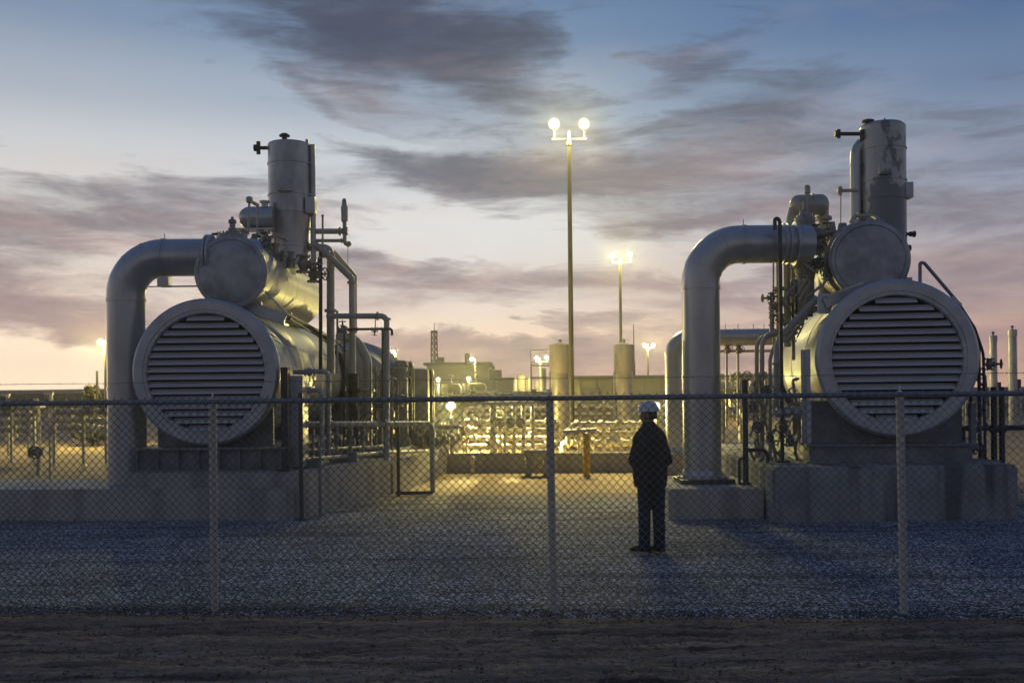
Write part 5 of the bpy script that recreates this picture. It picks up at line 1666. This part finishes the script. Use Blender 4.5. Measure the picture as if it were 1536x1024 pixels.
def flood_lamp(label, px, py, d, hr, power, foot='post'):
    c = P(px, py, d)
    root = thing('flood_lamp', label, 'lamp', (c.x, d, 0), 'low yard lamps')
    b = MB(); b.tube([(c.x, d + .25, 0), (c.x, d + .25, c.z - hr), (c.x, d + .1, c.z)], .04, seg=8, bend=.1); b.build('post', M['pole'], root)
    ax = Vector((0, -.92, -.38)).normalized()
    b = MB(); b.lathe([(hr * .4, -hr * .9), (hr * .8, -hr * .6), (hr * 1.1, -.01), (hr * 1.1, .02)], c, ax, 18); hd_ = b.build('lamp_head', M['lampcase'], root)
    b = MB(); b.dome(c + ax * .022, ax, hr, hr * .9, 24, 8); b.build('lens', M['lens_small'], hd_)
    lamp_light(c + ax * hr * 1.05, power * .30, .04)
    lamp_beam(c + ax * hr * 1.1, (0, -.10, -1), power, 156, .4, .06)


flood_lamp('low bright lamp glaring through the fence mesh left of the white manifold', 676, 608, 33.0, .17, 5000)
flood_lamp('low lamp glaring at the left end of the white manifold', 743, 605, 28.3, .13, 5000)
flood_lamp('low lamp glaring just right of the hard hat of the man', 984, 608, 30.0, .14, 2000)
flood_lamp('small yard lamp in front of the tan building left of the dark tanks', 657, 569, 58, .15, 3500)
flood_lamp('small yard lamp between the two dark tanks', 703, 568, 58, .16, 3500)

# ================================================================== sky, sun, camera
SUN_AZ, SUN_EL = math.radians(-42), math.radians(1.5)
W = bpy.data.worlds.new('World'); SC.world = W; W.use_nodes = True
nt = W.node_tree; N, L = nt.nodes, nt.links
N.clear()
out = N.new('ShaderNodeOutputWorld'); bg = N.new('ShaderNodeBackground'); bg2 = N.new('ShaderNodeBackground'); addS = N.new('ShaderNodeAddShader')
L.new(bg.outputs[0], addS.inputs[0]); L.new(bg2.outputs[0], addS.inputs[1]); L.new(addS.outputs[0], out.inputs[0])
sky = N.new('ShaderNodeTexSky'); sky.sky_type = 'NISHITA'; sky.sun_disc = False
sky.sun_elevation = SUN_EL; sky.sun_rotation = SUN_AZ
L.new(sky.outputs[0], bg2.inputs[0]); bg2.inputs[1].default_value = SKY_NISHITA
tc = N.new('ShaderNodeTexCoord')
sep = N.new('ShaderNodeSeparateXYZ'); L.new(tc.outputs['Generated'], sep.inputs[0])


def mth(op, a, b=None, c=None, clamp=False):
    n = N.new('ShaderNodeMath'); n.operation = op; n.use_clamp = clamp
    for i, v in enumerate((a, b, c)):
        if v is None:
            continue
        if isinstance(v, (int, float)):
            n.inputs[i].default_value = v
        else:
            L.new(v, n.inputs[i])
    return n.outputs[0]


def ramp(fac, stops, interp='EASE'):
    r = N.new('ShaderNodeValToRGB'); r.color_ramp.interpolation = interp
    els = r.color_ramp.elements
    while len(els) < len(stops):
        els.new(.5)
    for e, (p, c) in zip(els, stops):
        e.position = p; e.color = (*c, 1) if len(c) == 3 else c
    L.new(fac, r.inputs[0]); return r.outputs[0]


def mix(fac, a, b, mode='MIX'):
    m = N.new('ShaderNodeMix'); m.data_type = 'RGBA'; m.blend_type = mode
    for i, v in ((0, fac), (6, a), (7, b)):
        if isinstance(v, (int, float)):
            m.inputs[i].default_value = v
        elif isinstance(v, tuple):
            m.inputs[i].default_value = (*v, 1)
        else:
            L.new(v, m.inputs[i])
    return m.outputs[2]


el = mth('ARCSINE', sep.outputs[2])
az = mth('ARCTAN2', sep.outputs[0], sep.outputs[1])


def noise_tex(vec, sc, det, rough, dist=0.0):
    n = N.new('ShaderNodeTexNoise'); n.inputs['Scale'].default_value = sc; n.inputs['Detail'].default_value = det
    n.inputs['Roughness'].default_value = rough; n.inputs['Distortion'].default_value = dist
    L.new(vec, n.inputs['Vector']); return n


def comb(x, y, z=0.0):
    c = N.new('ShaderNodeCombineXYZ')
    for i, v in enumerate((x, y, z)):
        if isinstance(v, (int, float)):
            c.inputs[i].default_value = v
        else:
            L.new(v, c.inputs[i])
    return c.outputs[0]


elp = mth('MAXIMUM', el, 0.0)
base = ramp(mth('MULTIPLY', elp, 2.0), SKY_BASE)          # el 0..0.5 rad -> 0..1
# the west (left) is brighter and warmer close to the horizon
wst = mth('MULTIPLY', mth('POWER', 2.718, mth('MULTIPLY', mth('POWER', mth('ABSOLUTE', mth('ADD', az, .58)), 2.0), -7.0)),
          mth('POWER', 2.718, mth('MULTIPLY', elp, -9.0)), clamp=True)
rgt = mth('MULTIPLY', mth('ADD', az, .02), 2.1, clamp=True)
base = mix(rgt, base, mix(1.0, base, ramp(mth('MULTIPLY', elp, 2.0), SKY_RIGHT), 'MULTIPLY'))
base = mix(wst, base, SKY_GLOW)
mid = mth('MULTIPLY', mth('POWER', 2.718, mth('MULTIPLY', mth('POWER', mth('ABSOLUTE', mth('ADD', az, .30)), 2.0), -6.0)),
          mth('POWER', 2.718, mth('MULTIPLY', mth('POWER', mth('ADD', el, -.17), 2.0), -80.0)), clamp=True)
base = mix(mth('MULTIPLY', mid, .40), base, SKY_MID)

# clouds: noise in a flattened cloud-deck projection plus banks at fixed bearings
den = mth('ADD', mth('MAXIMUM', sep.outputs[2], 0.0), .16)
cu = mth('DIVIDE', sep.outputs[0], den); cv = mth('DIVIDE', sep.outputs[1], den)
deck = comb(mth('ADD', mth('MULTIPLY', cu, .55), mth('MULTIPLY', cv, .16)), mth('MULTIPLY', cv, 1.0), 3.3)
nA = noise_tex(deck, 1.7, 9, .62, .5)
wA = noise_tex(comb(mth('MULTIPLY', az, 2.2), mth('MULTIPLY', el, 8.0), 1.0), 2.4, 7, .62, .3)
wB = noise_tex(comb(mth('MULTIPLY', az, 2.2), mth('MULTIPLY', el, 8.0), 7.0), 2.4, 7, .62, .3)
wC = noise_tex(comb(mth('ADD', mth('MULTIPLY', az, 5.0), mth('MULTIPLY', el, 4.0)), mth('MULTIPLY', el, 26.0), 11.0), 2.0, 8, .66, .6)
azw = mth('ADD', az, mth('MULTIPLY', mth('ADD', wA.outputs[0], -.5), .24))
elw = mth('ADD', el, mth('MULTIPLY', mth('ADD', wB.outputs[0], -.5), .10))
total = None
for px, py, hw, hh, rot, st in CLOUDS:
    a0 = math.atan((px - CX) / F); e0 = math.atan((HY - py) / F * math.cos(a0))
    sx, sy = hw / F, hh / F
    ca, sa = math.cos(math.radians(rot)), math.sin(math.radians(rot))
    da = mth('ADD', azw, -a0); de = mth('ADD', elw, -e0)
    uu = mth('ADD', mth('MULTIPLY', da, ca / sx), mth('MULTIPLY', de, sa / sx))
    vv_ = mth('ADD', mth('MULTIPLY', da, -sa / sy), mth('MULTIPLY', de, ca / sy))
    g = mth('MULTIPLY', mth('POWER', 2.718, mth('MULTIPLY', mth('ADD', mth('MULTIPLY', uu, uu), mth('MULTIPLY', vv_, vv_)), -1.0)), st)
    total = g if total is None else mth('ADD', total, g)
tex = mth('MULTIPLY_ADD', wC.outputs[0], 1.5, -.10)
bank = mth('MULTIPLY', total, mth('MULTIPLY_ADD', wC.outputs[0], 1.9, -.12))
wis = mth('MULTIPLY', mth('SUBTRACT', nA.outputs[0], .50), 2.6, clamp=True)
wis2 = mth('MULTIPLY', mth('SUBTRACT', wC.outputs[0], .48), 2.2, clamp=True)
csum = mth('MAXIMUM', mth('ADD', bank, mth('ADD', mth('MULTIPLY', wis, WISP), mth('MULTIPLY', wis2, WISP2))), 0.0)
wD = noise_tex(comb(mth('ADD', mth('MULTIPLY', az, 9.0), mth('MULTIPLY', el, 16.0)), mth('MULTIPLY', el, 60.0), 21.0), 1.6, 7, .68, .8)
csum = mth('MULTIPLY', csum, mth('MULTIPLY_ADD', wD.outputs[0], 1.5, .28))
cov = mth('SUBTRACT', 1.0, mth('POWER', 2.718, mth('MULTIPLY', mth('POWER', csum, 1.1), -1.5)), clamp=True)
ccol = ramp(mth('MULTIPLY', elp, 2.0), SKY_CLOUD)
ccol = mix(1.0, ccol, ramp(wA.outputs[0], [(.3, (.82, .84, .88)), (.7, (1.35, 1.25, 1.2))], 'LINEAR'), 'MULTIPLY')
col = mix(mth('MULTIPLY', cov, .97), base, ccol)
# thin lit wisps, pink low down and white higher up
lit = mth('MULTIPLY', mth('SUBTRACT', wA.outputs[0], .50), 2.2, clamp=True)
pink = mth('MULTIPLY', lit, mth('POWER', 2.718, mth('MULTIPLY', elp, -5.5)))
col = mix(mth('MULTIPLY', pink, PINK), col, SKY_PINK)
# below the horizon and the east behind us
col = mix(mth('MULTIPLY', mth('LESS_THAN', sep.outputs[2], 0.0), 1.0), col, (.03, .03, .035))
front = mth('MULTIPLY_ADD', sep.outputs[1], .5, .5, clamp=True)
col = mix(mth('POWER', mth('SUBTRACT', 1.0, front), .8), col, ramp(mth('MULTIPLY', elp, .64), SKY_EAST))
L.new(col, bg.inputs[0]); bg.inputs[1].default_value = SKY_STR

# thin evening haze over the whole yard
hz = MB(); hz.box((0, 145, 6.0), (904, 394, 17.0))
hm = bpy.data.materials.new('yard_haze'); hm.use_nodes = True
hn = hm.node_tree; hn.nodes.clear()
vp = hn.nodes.new('ShaderNodeVolumePrincipled'); ho = hn.nodes.new('ShaderNodeOutputMaterial')
vp.inputs['Color'].default_value = (.92, .92, .90, 1); vp.inputs['Density'].default_value = HAZE; vp.inputs['Anisotropy'].default_value = .84
hn.links.new(vp.outputs[0], ho.inputs['Volume'])
if HAZE:
    kind(hz.build('haze', hm, smooth=False), 'stuff')
sun = bpy.data.lights.new('sun', 'SUN'); sun.energy = SUN_E; sun.angle = math.radians(3); sun.color = (1, .72, .42)
so = bpy.data.objects.new('sun', sun); COL.objects.link(so)
sdir = Vector((math.sin(SUN_AZ) * math.cos(SUN_EL), math.cos(SUN_AZ) * math.cos(SUN_EL), math.sin(SUN_EL)))
so.rotation_euler = sdir.to_track_quat('Z', 'Y').to_euler()

cam = bpy.data.cameras.new('camera'); co_ = bpy.data.objects.new('camera', cam); COL.objects.link(co_)
co_.location = (0, 0, CH)
cam.sensor_width = 36; cam.lens = 36 * F / 1536; cam.shift_y = (HY - 512) / 1536
co_.rotation_euler = (Matrix.Rotation(math.radians(90), 3, 'X') @ Matrix.Rotation(-ROLL, 3, 'Z')).to_euler()
cam.clip_start = .1; cam.clip_end = 6000
SC.camera = co_
SC.view_settings.view_transform = 'Standard'; SC.view_settings.look = 'None'
SC.view_settings.exposure = 0; SC.view_settings.gamma = 1
SC.cycles.use_denoising = True
SC.cycles.volume_bounces = 0; SC.cycles.max_bounces = 6; SC.cycles.diffuse_bounces = 3; SC.cycles.glossy_bounces = 3
SC.cycles.sample_clamp_indirect = 4
